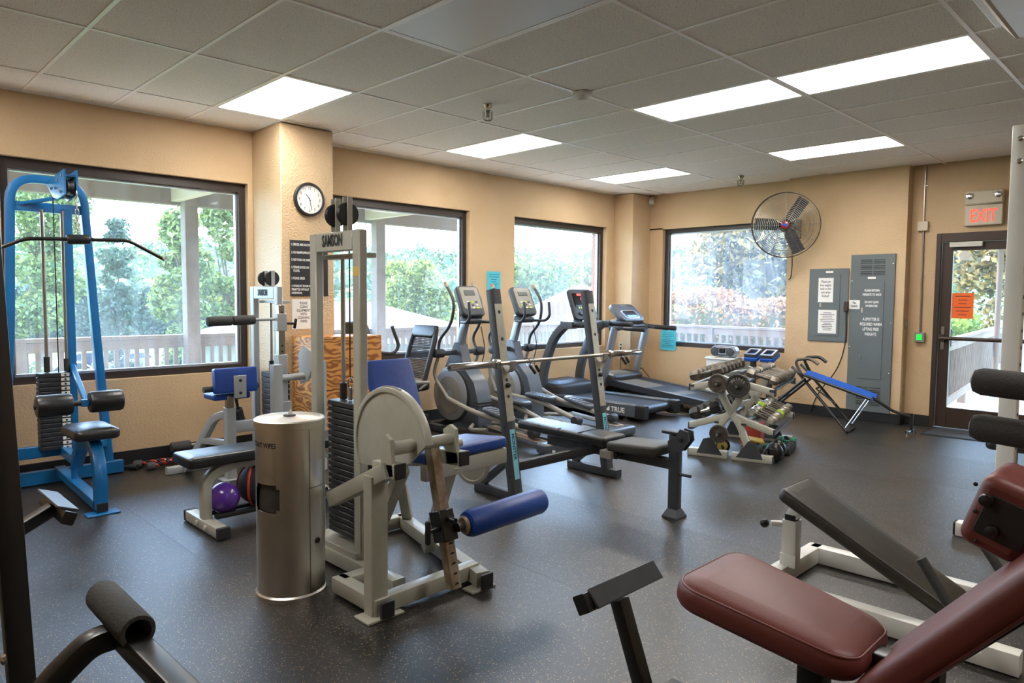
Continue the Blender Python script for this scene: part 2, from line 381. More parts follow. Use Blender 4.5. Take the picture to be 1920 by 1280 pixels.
def text(body, o, x, up, size, m, parent, name='lettering', sx=1.0, align='LEFT', ext=.0006, bold=0, space=1.0):
    cu = bpy.data.curves.new('t', 'FONT'); cu.body = body; cu.size = size; cu.align_x = align; cu.extrude = ext; cu.offset = bold; cu.space_line = space; cu.resolution_u = 2
    t = bpy.data.objects.new('t', cu); COL.objects.link(t); bpy.context.view_layer.update()
    me = bpy.data.meshes.new_from_object(t.evaluated_get(bpy.context.evaluated_depsgraph_get())); bpy.data.objects.remove(t); bpy.data.curves.remove(cu)
    M = fr(o, x, up) @ Matrix.Diagonal((sx, 1, 1, 1))
    if parent is not None:
        r = parent
        while r.parent: r = r.parent
        M = Matrix.Translation(-V(r.get('_o', (0, 0, 0)))) @ M
    me.transform(M); me.materials.clear(); me.materials.append(MATS[m]); me.name = name
    ob = bpy.data.objects.new(name, me); COL.objects.link(ob)
    if parent is not None: ob.parent = parent
    return ob
def sheet(name, o, x, up, w, h, m, label, cat, lines=0, ink='ink', body=None, tsize=.02, sx=.8, th=.002, group=None):
    """paper: o = lower-left corner, x along its width, up; lines of print"""
    e = thing(name, label, cat, tuple(o), group=group); n = V(x).normalized().cross(V(up).normalized()); x = V(x).normalized(); up = V(up).normalized(); o = V(o)
    MB().prism([o, o + x * w, o + x * w + up * h, o + up * h], n * th).build('page', m, e)
    if body: text(body, o + x * w * .5 + up * (h - tsize * 1.35) + n * (th + .0003), x, up, tsize, ink, e, 'print', sx, 'CENTER', .0003, bold=.0004)
    if lines:
        b = MB()
        for i in range(lines):
            y = h * (.86 - .72 * i / max(lines - 1, 1)); ww = w * rnd.uniform(.35, .8); a = o + x * (w - ww) / 2 + up * y + n * (th + .0002)
            b.prism([a, a + x * ww, a + x * ww + up * h * .022, a + up * h * .022], n * .0003)
        b.build('print', ink, e)
    return e

# ================================================================ SETTING
X0, X1, Y0, YW, H = -4.0, 8.0, -8.5, .635, 3.03
WIN = [(-.16, 1.79), (2.66, 4.61), (5.39, 7.35)]      # left wall windows (x range)
ZS, ZT = .75, 2.535
def st(o): o['kind'] = 'structure'; return o
# floor: slab + rubber rolls 1.22 m wide
floor = st(MB().bx(X0, 8.3, Y0, .9, -.12, -.012).build('floor', 'base'))
def piece(mesh_ob, parent, loc):
    c = mesh_ob.copy(); COL.objects.link(c); c.parent = parent; c.location = V(loc) - parent.location; return c
xs = [X0, -3.38, -2.16, -.94, .28, 1.5, 2.72, 3.94, 5.16, 6.38, 7.6, 8.05]
for a, b in zip(xs[:-1], xs[1:]):
    y1 = .635
    t = MB().bx(a + .0003, b - .0003, Y0, y1, -.012, 0, .0006); o = t.build('rubber_roll', 'floor'); o.parent = floor; o.location = V(o.location) - floor.location
# walls
w = MB(); T = .18
w.bx(X0, 8.0, YW, YW + T, 0, ZS, 0); w.bx(X0, 8.0, YW, YW + T, ZT, H + .1, 0)
px = X0
for a, b in WIN: w.bx(px, a, YW, YW + T, ZS, ZT, 0); px = b
w.bx(px, 8.3, YW, YW + T, ZS, ZT, 0)
st(w.build('wall_left', 'wall'))
w = MB(); XW = 8.0; WA, WB = .07, -1.97
w.bx(XW, 8.18, WB, YW, 0, ZS, 0); w.bx(XW, 8.18, WB, YW, ZT - .02, H + .1, 0); w.bx(XW, 8.18, WA, YW, ZS, ZT, 0)
w.bx(7.87, 8.3, -3.34, WB + .04, 0, H + .1, 0)
DA, DB, DT = -3.61, -4.78, 2.24
w.bx(8.05, 8.3, DA, -3.34, 0, H + .1, 0); w.bx(8.05, 8.3, DB, DA, DT, H + .1, 0); w.bx(8.05, 8.3, Y0, DB, 0, H + .1, 0)
st(w.build('wall_right', 'wall'))
st(MB().bx(X0 - .2, X0, Y0 - .2, YW + .3, 0, H + .1).build('wall_back', 'wall'))
st(MB().bx(X0, 8.3, Y0 - .2, Y0, 0, H + .1).build('wall_front', 'wall'))
st(MB().bx(1.835, 2.37, .06, YW, 0, H, .006).build('wall_column', 'column'))
st(MB().bx(7.54, 8.0, .295, YW, 0, H, .006).build('wall_corner_column', 'column'))
# baseboards
b = MB(); b.bx(X0, 1.835, YW - .012, YW, 0, .125); b.bx(2.37, 7.54, YW - .012, YW, 0, .125); b.bx(1.823, 1.835, .048, YW, 0, .125); b.bx(1.823, 2.382, .048, .06, 0, .125); b.bx(2.37, 2.382, .048, YW, 0, .125)
b.bx(7.528, 7.54, .283, YW, 0, .125); b.bx(7.528, 8, .283, .295, 0, .125)
st(b.build('baseboard_left', 'base'))
b = MB(); b.bx(7.988, 8, WB + .04, .295, 0, .125); b.bx(7.858, 7.87, -3.34, WB + .04, 0, .125); b.bx(8.038, 8.05, DA, -3.34, 0, .125); b.bx(7.858, 8.05, -3.352, -3.34, 0, .125)
st(b.build('baseboard_right', 'base'))
# windows
def window(n, o, x, wd, nrm):
    """o lower corner on inner wall face, x along, nrm outward"""
    e = bpy.data.objects.new('window_%d' % n, None); COL.objects.link(e); e.location = o; e['_o'] = tuple(o); st(e)
    o = V(o); x = V(x); nv = V(nrm); h = ZT - ZS; z = V((0, 0, 1)); fw, d0, d1 = .062, .07, .17
    f = MB()
    def bar(a0, a1, z0, z1, e0=d0, e1=d1):
        p = [o + x * a0 + z * z0 + nv * e0, o + x * a1 + z * z0 + nv * e0, o + x * a1 + z * z1 + nv * e0, o + x * a0 + z * z1 + nv * e0]; f.prism(p, nv * (e1 - e0))
    bar(0, wd, 0, fw); bar(0, wd, h - fw - .02, h); bar(0, fw, fw, h - fw - .02); bar(wd - fw, wd, fw, h - fw - .02)
    f.build('frame', 'bronze', e)
    f = MB(); g = .018
    bar(fw, wd - fw, fw, fw + g, .11, .15); bar(fw, wd - fw, h - fw - .02 - g, h - fw - .02, .11, .15); bar(fw, fw + g, fw + g, h - fw - .02 - g, .11, .15); bar(wd - fw - g, wd - fw, fw + g, h - fw - .02 - g, .11, .15)
    f.build('glazing_bead', 'alu', e)
    g0, g1 = fw + g, h - fw - .02 - g
    f = MB(); f.add([o + x * (fw + g) + z * g0 + nv * .13, o + x * (wd - fw - g) + z * g0 + nv * .13, o + x * (wd - fw - g) + z * g1 + nv * .13, o + x * (fw + g) + z * g1 + nv * .13], [[0, 1, 2, 3]])
    f.build('pane', 'glass', e)
for i, (a, b) in enumerate(WIN): window(i + 1, (a, YW, ZS), (1, 0, 0), b - a, (0, 1, 0))
window(4, (8.0, WB, ZS), (0, 1, 0), WA - WB, (1, 0, 0))
# outside brick jambs and their courses beside the windows
t = MB()
for (xa, xb) in ((7.35, 7.5),): t.bx(xa, xb, YW + T, YW + T + .09, ZS - .3, ZT + .05, .002)
t.bx(8.185, 8.28, WA, WA + .15, ZS - .3, ZT + .05); st(t.build('trim_1', 'brick'))
brick = MB().box((0, 0, 0), (.012, .09, .057), .002).build('brick', 'brick'); pj_ = bpy.data.objects['trim_1']
for i in range(27): piece(brick, pj_, (7.344, YW + T + .05, ZS + .03 + i * .066))
for i in range(27):
    c = piece(brick, pj_, (8.235, WA - .006, ZS + .03 + i * .066)); c.rotation_euler = (0, 0, math.pi / 2)
bpy.data.objects.remove(brick)

# ceiling: slab, tiles, grid, lights
ceil = st(MB().bx(X0, 8.3, Y0, .9, H + .06, H + .2).build('ceiling', 'wall_dark'))
TL = .6096; rows = [YW, 0] + [-2 * TL * k for k in range(1, 7)] + [Y0]
cols = [X0] + [TL * k for k in range(-6, 14)]; cols[-1] = 8.0
cols = sorted(set(round(c, 4) for c in cols))
lit = {(2, 1), (6, 1), (10, 1), (6, 3), (10, 3), (6, 4), (-2, 1), (-2, 3), (2, 6)}; off = {(2, 3)}
LAB = {(2, 1): 'glowing ceiling panel directly above the column with the clock', (6, 1): 'glowing ceiling panel near the window wall beyond the caged sprinkler', (10, 1): 'small-looking glowing ceiling panel nearest the far room corner', (6, 3): 'glowing panel of the end-to-end pair, on the smoke detector side', (6, 4): 'glowing panel of the end-to-end pair, on the exit door side', (10, 3): 'glowing ceiling panel in front of the wall fan'}
def light(k, j, on):
    xa, xb, ya, yb = TL * k, TL * (k + 1), rows[j + 1], rows[j]
    e = thing('ceiling_light' if not on or (k, j) in LAB else 'ceiling_light_offscreen', LAB.get((k, j), 'glowing fluorescent ceiling panel over the near end of the room') if on else 'unlit pale grey lens panel set into the drop ceiling', 'ceiling light', ((xa + xb) / 2, (ya + yb) / 2, H + .002), group='lit ceiling panels' if on else None)
    f = MB(); q = .018
    f.bx(xa + .012, xa + .012 + q, ya + .012, yb - .012, H + .001, H + .012, .001); f.bx(xb - .012 - q, xb - .012, ya + .012, yb - .012, H + .001, H + .012, .001)
    f.bx(xa + .012 + q, xb - .012 - q, ya + .012, ya + .012 + q, H + .001, H + .012, .001); f.bx(xa + .012 + q, xb - .012 - q, yb - .012 - q, yb - .012, H + .001, H + .012, .001)
    f.build('frame', 'grid', e)
    MB().bx(xa + .012 + q, xb - .012 - q, ya + .012 + q, yb - .012 - q, H + .004, H + .01, .001).build('lens', 'panel_lit' if on else 'panel_off', e)
tm = {}
for i in range(len(cols) - 1):
    k = round(cols[i] / TL)
    for j in range(len(rows) - 1):
        if abs(cols[i] - k * TL) < .01 and ((k, j) in lit or (k, j) in off): light(k, j, (k, j) in lit); continue
        sx, sy = cols[i + 1] - cols[i] - .018, rows[j] - rows[j + 1] - .018; key = (round(sx, 3), round(sy, 3))
        if key not in tm:
            tm[key] = MB().box((0, 0, 0), (sx, sy, .016), .002).build('ceiling_tile', 'tile', local=True); o = tm[key]; o.parent = ceil
        else: o = tm[key].copy(); COL.objects.link(o); o.parent = ceil
        o.location = V(((cols[i] + cols[i + 1]) / 2, (rows[j] + rows[j + 1]) / 2, H + .014 + rnd.uniform(-.001, .0015))) - ceil.location
for y in rows[1:-1]:
    o = MB().bx(X0, 8.05, y - .012, y + .012, H, H + .03, .001).build('grid_runner', 'grid'); o.parent = ceil; o.location = V(o.location) - ceil.location
for x in cols[1:-1]:
    for j in range(len(rows) - 1):
        o = MB().bx(x - .012, x + .012, rows[j + 1] + .012, rows[j] - .012, H + .0005, H + .03, .001).build('cross_tee', 'grid'); o.parent = ceil; o.location = V(o.location) - ceil.location
o = MB().bx(X0, 8.0, YW - .02, YW, H - .002, H + .02, .001).build('wall_angle', 'grid'); o.parent = ceil; o.location = V(o.location) - ceil.location
# surface mounted wrap fixture, unlit
e = thing('wrap_light', 'unlit boxy surface fixture hanging just below the ceiling', 'ceiling light', (2.8, -5.3, 2.9))
MB().prism([(2.3, -5.05, 2.99), (2.3, -5.12, 2.9), (2.3, -5.58, 2.9), (2.3, -5.65, 2.99)], (1.2, 0, 0)).build('lens', 'soffit_light', e)
MB().bx(2.32, 3.48, -5.56, -5.14, 2.896, 2.899, .001).build('bottom_panel', 'panel_off', e)
MB().bx(2.28, 3.52, -5.68, -5.02, 2.99, H).build('housing', 'grid', e)
# sprinklers, smoke detector, motion sensor
def sprinkler(x, y, lab):
    e = thing('sprinkler', lab, 'sprinkler', (x, y, H - .12))
    MB().lathe([(.042, 0), (.04, -.008), (.026, -.035), (.026, -.045), (.02, -.05)], (x, y, H + .002), n=20).build('escutcheon', 'chrome', e)
    MB().lathe([(.016, -.05), (.016, -.06), (.006, -.065), (.006, -.09), (.016, -.092), (.016, -.094)], (x, y, H), n=12).build('head', 'rust', e)
    g = MB()
    for k in range(6):
        a = math.pi * k / 6; dx, dy = math.cos(a) * .04, math.sin(a) * .04
        g.tube(fil([(x + dx, y + dy, H - .05), (x + dx, y + dy, H - .125), (x - dx, y - dy, H - .125), (x - dx, y - dy, H - .05)], .03, 3), .0014, 5)
    g.build('cage', 'iron_dark', e)
sprinkler(2.75, -1.7, 'chrome sprinkler head in a wire cage beside the smoke detector'); sprinkler(7.23, -1.58, 'chrome caged sprinkler head in front of the wall fan')
e = thing('smoke_detector', 'round off-white smoke detector on a ceiling grid crossing', 'smoke detector', (3.02, -2.47, H - .06))
MB().lathe([(.075, 0), (.075, -.018), (.055, -.024), (.05, -.038)], (3.02, -2.47, H + .001), n=28).build('base', 'tag_white', e)
MB().lathe([(.035, -.038), (.035, -.05), (.04, -.052), (.04, -.062), (.02, -.065)], (3.02, -2.47, H), n=24).build('chamber', 'tag_white', e)
e = thing('motion_sensor', 'small off-white motion sensor high in the room corner', 'sensor', (7.97, .25, 2.9))
MB().box((7.965, .255, 2.95), (.06, .075, .13), .012).build('housing', 'beige_plastic', e); MB().box((7.932, .255, 2.935), (.01, .05, .05), .004).build('lens', 'tag_white', e)

# door
e = bpy.data.objects.new('door_1', None); COL.objects.link(e); e.location = (8.05, -4.2, 0); e['_o'] = (8.05, -4.2, 0); st(e)
f = MB(); f.bx(8.03, 8.16, DA - .05, DA, 0, DT); f.bx(8.03, 8.16, DB, DB + .05, 0, DT); f.bx(8.03, 8.16, DB + .05, DA - .05, DT - .1, DT)
f.build('door_frame', 'bronze_door', e)
yA, yB = DA - .055, DB + .055
f = MB(); f.bx(8.07, 8.115, yA - .11, yA, .01, DT - .105); f.bx(8.07, 8.115, yB, yB + .11, .01, DT - .105); f.bx(8.07, 8.115, yB + .11, yA - .11, .01, .24); f.bx(8.07, 8.115, yB + .11, yA - .11, DT - .2, DT - .105)
leaf = f.build('door_leaf', 'bronze_door', e)
MB().add([(8.09, yA - .11, .24), (8.09, yB + .11, .24), (8.09, yB + .11, DT - .2), (8.09, yA - .11, DT - .2)], [[0, 1, 2, 3]]).build('pane', 'glass_door', leaf)
f = MB(); f.cyl((8.02, yA - .02, 1.04), (8.02, yB + .03, 1.04), .022); f.box((8.045, yA - .03, 1.04), (.05, .06, .09)); f.box((8.045, yB + .04, 1.04), (.05, .06, .09)); f.build('push_bar', 'bronze_door', leaf)
f = MB(); f.tube(fil([(8.12, yA - .1, 1.15), (8.17, yA - .1, 1.15), (8.17, yA - .1, .93), (8.12, yA - .1, .93)], .04), .012); f.build('pull_handle', 'bronze', leaf)
f = MB(); f.box((8.066, yA - .04, 1.13), (.006, .035, .09)); f.box((8.066, yA - .04, .95), (.006, .035, .09)); f.build('lock_plate', 'chrome', leaf)
f = MB(); f.bx(8.02, 8.06, yA - .4, yA - .08, DT - .16, DT - .105); f.build('closer_cover', 'off_white', e)
MB().box((8.03, yB + .2, DT - .09), (.05, .3, .04)).build('closer_arm', 'bronze', e)
MB().lathe([(.001, 0), (.055, 0), (.055, .002), (.001, .002)], (8.082, yA - .22, 1.98), (-1, 0, 0)).build('sticker', 'paper', leaf)
sheet('notice', (8.083, -3.78, 1.27), (0, -1, 0), (0, 0, 1), .215, .29, 'paper_orange', 'bright orange notice sheet taped inside the glass door', 'notice', lines=6)

# ================================================================ OUTSIDE
def hz(x, y):
    t = min(1, max(0, (y - 3.2) / 12)); t = t * t * (3 - 2 * t); return -.35 - 3.9 * t
gx = np.linspace(-60, 260, 65); gy = np.linspace(-60, 300, 73); vs = []; fs = []
for yy in gy:
    for xx in gx:
        d = math.hypot(xx + 1.2, yy + 6); h = hz(xx, yy)
        if d > 70: h += min(1, (d - 70) / 160) ** 1.3 * 14
        if -5 < xx < 9.5 and yy < 2.9: h = -.6
        vs.append((xx, yy, h))
nx = len(gx)
for j in range(len(gy) - 1):
    for i in range(nx - 1): fs.append([j * nx + i, j * nx + i + 1, (j + 1) * nx + i + 1, (j + 1) * nx + i])
o = MB().add(vs, fs).build('ground', 'grass', local=True, ang=180); st(o)
o = MB().bx(6, 32, 40, 62, -4.2, -4.16).build('parking_lot', 'asphalt'); st(o)
st(MB().bx(-4, 10.1, .94, 2.9, -.3, -.05).build('porch_floor', 'concrete')); st(MB().bx(8.3, 16, -6.5, 1.7 - .1, -.34, -.04).build('walkway', 'concrete'))
# porch roof, beams, posts, railing
st(MB().bx(-4, 6.7, .95, 3.05, 3.12, 3.3).build('porch_roof', 'soffit_light'))
for (p0, p1, lab) in (((-3.5, 2.82, 2.7), (3.1, 2.82, 2.7), 'brown porch beam crossing outside the window behind the blue machine'), ((3.12, 2.82, 2.7), (6.7, 2.82, 2.7), 'brown porch beam crossing outside the window behind the recumbent bike')):
    tag(MB().beam(p0, p1, .14, .34).build('porch_beam', 'soffit'), lab, 'beam')
for x, zt_, l in ((1.99, 3.1, 'weathered porch post outside the window behind the blue machine'), (4.63, 3.1, 'weathered porch post outside the window behind the recumbent bike')):
    e = thing('porch_post', l, 'post', (x, 2.66, -.05)); MB().bx(x - .075, x + .075, 2.585, 2.735, -.05, zt_, .006).build('shaft', 'wood_grey', e)
    MB().bx(x - .175, x - .085, .97, 2.74, 2.56, 2.74, .005).build('joist', 'soffit_light', e)
def railing(lab, p0, p1, sp, posts, zt=1.0):
    e = thing('porch_railing', lab, 'railing', (p0[0], p0[1], -.05)); p0 = V((*p0, 0)); p1 = V((*p1, 0)); d = p1 - p0; L = d.length; d.normalize(); z = V((0, 0, 1))
    MB().beam(p0 + z * (zt - .02), p1 + z * (zt - .02), .13, .04).build('top_rail', 'wood_grey', e)
    MB().beam(p0 + z * (zt - .10), p1 + z * (zt - .10), .045, .11).build('upper_rail', 'wood_grey', e)
    MB().beam(p0 + z * .1, p1 + z * .1, .045, .1).build('lower_rail', 'wood_grey', e)
    nrm = V((-d.y, d.x, 0)); first = None
    k = int(L / sp)
    for i in range(k):
        q = p0 + d * (sp * (i + .5)) + nrm * .0
        if first is None: first = MB().box((0, 0, .51), (.045, .045, .8), .003).build('baluster', 'wood_grey', e, local=True); b = first
        else: b = first.copy(); COL.objects.link(b)
        b.parent = e; b.location = V((q.x, q.y, 0)) - V((e.location.x, e.location.y, -.05)) + V((0, 0, -.05))
    for q in posts:
        q = p0 + d * q; MB().bx(q.x - .055, q.x + .055, q.y - .055, q.y + .055, -.04, zt + .0, .005).build('rail_post', 'wood_grey', e)
railing('grey wooden porch railing running past the three windows on the long wall', (-1.2, 2.8), (9.92, 2.8), .107, [1.5, 8.4])
railing('sunlit wooden railing outside the window by the wall fan', (10.0, 2.8), (10.0, -2.2), .135, [2.45, 4.8])
# board fence outside the door
e = thing('board_fence', 'vertical board fence along the walkway outside the glass door', 'fence', (11.5, -3.3, -.04))
fa, fb = V((8.6, -3.62, 0)), V((15.6, -2.9, 0)); fd = (fb - fa).normalized()
MB().beam(fa + V((0, 0, .98)), fb + V((0, 0, .98)), .1, .04).build('top_rail', 'wood_grey', e); MB().beam(fa + V((0, 0, .9)), fb + V((0, 0, .9)), .05, .1).build('rail', 'wood_grey', e); MB().beam(fa + V((0, 0, .22)), fb + V((0, 0, .22)), .05, .1).build('rail', 'wood_grey', e)
n = int((fb - fa).length / .11)
for i in range(n):
    q = fa + fd * (.055 + .11 * i); MB().beam(q + V((.0, .04, .2)), q + V((0, .04, .9 + rnd.uniform(-.01, .01))), .1, .02, up=fd).build('board', 'wood_grey', e)
for k in (.3, 2.3, 4.6, 6.7):
    q = fa + fd * k + V((0, .09, 0)); MB().bx(q.x - .05, q.x + .05, q.y - .05, q.y + .05, -.04, .96).build('fence_post', 'wood_grey', e)
tag(MB().bx(8.4, 9.2, -4.6, -3.75, -.04, -.02).build('outdoor_mat', 'rubber'), 'dark mat on the walkway outside the glass door', 'mat')
st(MB().bx(8.3, 12.5, -7, -2.9, 2.75, 2.9).build('walkway_roof', 'soffit_light'))
e = thing('walkway_column', 'pale porch column with gutter pipe beyond the glass door', 'column', (12.1, -3.75, 0)); MB().bx(12.0, 12.2, -3.85, -3.65, -.04, 2.75).build('shaft', 'soffit_light', e)
MB().tube(fil([(10.4, -3.35, 2.62), (11.7, -3.45, 2.5), (11.9, -3.5, 2.3), (11.9, -3.5, 0)], .15), .04).build('downspout', 'soffit', e)

# foliage
def leaves(pts, size, seed, jit=.5):
    r = np.random.default_rng(seed); n = len(pts); a = r.normal(size=(n, 3)); a /= np.linalg.norm(a, axis=1)[:, None]
    b = r.normal(size=(n, 3)); b -= a * (a * b).sum(1)[:, None]; b /= np.linalg.norm(b, axis=1)[:, None]
    s = size * r.uniform(1 - jit, 1 + jit, (n, 1)); c = np.array(pts)
    v = np.stack([c - a * s, c + b * s * .55, c + a * s, c - b * s * .55], 1).reshape(-1, 3); return v
def mesh_quads(name, v, m, parent=None, o=None, sharp=False):
    me = bpy.data.meshes.new(name); n = len(v); me.vertices.add(n); me.vertices.foreach_set('co', np.asarray(v, dtype=np.float32).ravel())
    me.loops.add(n); me.loops.foreach_set('vertex_index', np.arange(n, dtype=np.int32)); me.polygons.add(n // 4); me.polygons.foreach_set('loop_start', np.arange(0, n, 4, dtype=np.int32))
    me.update(calc_edges=True); me.validate(); me.materials.append(MATS[m]); ob = bpy.data.objects.new(name, me); COL.objects.link(ob)
    if parent is not None: ob.parent = parent
    return ob
def blobpts(blobs, n, r, shell=.55):
    w = np.array([b[3] ** 2 for b in blobs]); k = r.choice(len(blobs), n, p=w / w.sum()); B = np.array(blobs)[k]
    d = r.normal(size=(n, 3)); d /= np.linalg.norm(d, axis=1)[:, None]; rad = B[:, 3] * (shell + (1 - shell) * r.uniform(size=n)) * r.uniform(.85, 1.1, n)
    return B[:, :3] + d * rad[:, None] * np.array([1, 1, .85])
def tree(name, lab, x, y, zb, zt, wd, m, nleaf, ls, seed, cat='tree', cb=None, group=None, blobs=26):
    r = np.random.default_rng(seed); e = thing(name, lab, cat, (x, y, zb), group=group); h = zt - zb; cb = .22 * h if cb is None else cb
    bl = []
    for i in range(blobs):
        t = r.uniform(0, 1); zz = cb + (h - cb) * t; ww = wd * .5 * math.sin(math.pi * (.12 + .8 * t)) ** .7; a = r.uniform(0, 6.28); q = ww * math.sqrt(r.uniform(0, 1)) * .75; s = wd * r.uniform(.13, .24)
        bl.append((q * math.cos(a), q * math.sin(a), min(zz, h - s * .7), s))
    k = 1.0 if 'maple' in name else 2.2; p = blobpts(bl, int(nleaf * k), r); mesh_quads('foliage', leaves(p, ls / k ** .55, seed), m, e)
    t = MB(); t.tube([(0, 0, -.3), (.05 * h, 0, h * .3), (0, .03 * h, h * .8)], [wd * .045, wd * .035, wd * .01], 7)
    for i in range(5):
        b = bl[i * 3 % len(bl)]; t.tube([(0.03 * h, 0, h * rnd.uniform(.25, .5)), (b[0], b[1], b[2])], [wd * .02, wd * .006], 5)
    t.build('trunk', 'bark', e, local=True); return e
tree('deciduous_tree', 'tall bright green tree behind the blue machine\'s left side', 5.4, 30.5, -4.2, 8.6, 5.0, 'leaf_green', 9000, .17, 1, cb=3.5)
tree('pine_tree', 'loose layered evergreen between the leafy trees beyond the hedge', 9.7, 33.2, -4.2, 5.2, 2.1, 'leaf_hedge', 3000, .16, 2, blobs=60, cb=1.0)
tree('deciduous_tree', 'sunlit leafy tree just left of the weathered porch post', 8.75, 21.4, -4.2, 4.6, 2.8, 'leaf_green', 7000, .15, 3, cb=2.5)
tree('deciduous_tree', 'narrow pale green tree seen between porch post and window frame', 11.6, 24.6, -4.2, 5.6, 3.0, 'leaf_green', 5000, .15, 4, cb=2.5)
tree('deciduous_tree', 'large yellow-green tree filling the middle window', 18.3, 20.0, -4.2, 3.1, 4.4, 'leaf_yellowgreen', 9000, .15, 5, cb=1.2)
tree('deciduous_tree', 'small yellow-green tree behind the exercise bike console', 20.7, 28.6, -4.2, 1.2, 4.5, 'leaf_yellowgreen', 4000, .17, 6)
tree('deciduous_tree', 'rounded tree at the right edge of the middle window', 24.9, 23.2, -4.2, 2.1, 4.0, 'leaf_green', 5000, .16, 8)
tree('deciduous_tree', 'broad pale tree behind the ellipticals', 31.3, 25.5, -4.2, 4.2, 8, 'leaf_green', 6000, .22, 9)
tree('deciduous_tree', 'hazy distant tree beside the brown hip roof', 45.4, 32.8, -4.2, 4.6, 9, 'leaf_hill', 5000, .28, 10)
tree('deciduous_tree', 'small green tree in front of the distant wooded hill, near the light pole', 36, 16.5, -4, 1.9, 7, 'leaf_yellowgreen', 5000, .22, 11)
tree('maple_tree', 'bronze-leaved maple outside the window by the wall fan', 14.6, 1.5, -.35, 4.6, 4.6, 'leaf_bronze', 15000, .085, 12, cb=1.3, blobs=40)
tree('maple_tree', 'dark leafy tree seen through the glass door', 17.7, -3.0, -.35, 4.0, 3.6, 'leaf_bronze', 9000, .085, 13, cb=1.2)
def hedge(name, lab, p0, p1, z0, z1, wd, m, n, ls, seed, m2=None, zsplit=.5):
    r = np.random.default_rng(seed); e = thing(name, lab, 'hedge', (p0[0], p0[1], z0)); L = math.hypot(p1[0] - p0[0], p1[1] - p0[1]); dx, dy = (p1[0] - p0[0]) / L, (p1[1] - p0[1]) / L
    t = r.uniform(0, L, n); top = (z1 - z0) * (1 + .06 * np.sin(t * 2.1 + seed) + .04 * np.sin(t * 5.3)); a = r.uniform(0, math.pi, n); q = r.uniform(.75, 1.04, n)
    s = wd / 2 * np.cos(a) * q; zz = top * np.where(np.sin(a) > .7, .9 + .12 * r.uniform(size=n), r.uniform(.03, 1, n)) * 1.0
    p = np.stack([dx * t - dy * s, dy * t + dx * s, zz], 1)
    if m2:
        lo = zz < top * (zsplit + .12 * r.normal(size=n)); mesh_quads('lower_leaves', leaves(p[lo], ls, seed), m2, e); mesh_quads('new_growth', leaves(p[~lo], ls, seed + 1), m, e)
    else: mesh_quads('foliage', leaves(p, ls, seed), m, e)
    st_ = MB(); k = max(3, int(L / 1.2))
    for i in range(k): st_.tube([(dx * L * (i + .5) / k, dy * L * (i + .5) / k, 0), (dx * L * (i + .5) / k, dy * L * (i + .5) / k, (z1 - z0) * .7)], [.05, .02], 6)
    st_.build('stems', 'bark', e, local=True)
    MB().prism([(dy * wd * .3, -dx * wd * .3, 0), (-dy * wd * .3, dx * wd * .3, 0), (-dy * wd * .3, dx * wd * .3, (z1 - z0) * .82), (dy * wd * .3, -dx * wd * .3, (z1 - z0) * .82)], (dx * L, dy * L, 0)).build('inner_growth', m2 or m, e, local=True)
hedge('conifer_hedge', 'tall blue-green conifer hedge behind the porch railing', (11, 87), (31, 69), -4.1, 1.7, 4.0, 'leaf_hedge', 36000, .2, 21)
hedge('photinia_hedge', 'red-tipped hedge behind the sunlit railing', (11.3, 3.6), (11.3, -1.8), -.3, 1.5, 1.5, 'leaf_photinia', 16000, .042, 22, 'leaf_photinia_low', .62)
hedge('boxwood_hedge', 'low bright yellow-green hedge beyond the board fence', (12.7, -2.3), (15.3, -2.1), -.3, 1.15, 1.0, 'leaf_boxwood', 7000, .06, 23)
for i, (x, y, zt, wd) in enumerate(((4.3, 26.2, -1.2, 2.4), (2.2, 24.5, -1.6, 2.2))):
    tree('shrub', ('rounded shrub below the hedge beside the blue machine stack', 'low shrub nearest the left end of the porch railing')[i], x, y, -4.2, zt, wd, 'leaf_yellowgreen', 2500, .12, 31 + i, 'shrub', cb=.3)
# wooded hill: uncountable crowns
r = np.random.default_rng(5); P = []; core = MB()
for i in range(760):
    az = math.radians(r.uniform(14, 88)); d = r.uniform(95, 235); x, y = -1.2 + d * math.cos(az), -6 + d * math.sin(az)
    s = r.uniform(3.2, 5.2); z = hz(x, y) + min(1, (d - 70) / 160) ** 1.3 * 14 + s * .55 + (1.5 if r.uniform() > .8 else 0)
    dd = r.normal(size=(130, 3)); dd /= np.linalg.norm(dd, axis=1)[:, None]; dd[:, 2] = np.abs(dd[:, 2]) * 1.05 - .25; lump = 1 + .22 * np.sin(dd[:, :1] * 5 + i) * np.cos(dd[:, 1:2] * 4 + i * 2)
    P.append(np.array([x, y, z]) + dd * s * lump)
    core.ball((x, y, z - s * .1), s * .86, 8, 5)
o = mesh_quads('hillside_trees', leaves(np.concatenate(P), .62, 6), 'leaf_hill'); tag(o, 'hazy wooded hillside of countless tree crowns on the horizon', 'forest', kind='stuff')
o2 = core.build('inner_crowns', 'leaf_hill', local=True); o2.parent = o; o2['kind'] = 'stuff'
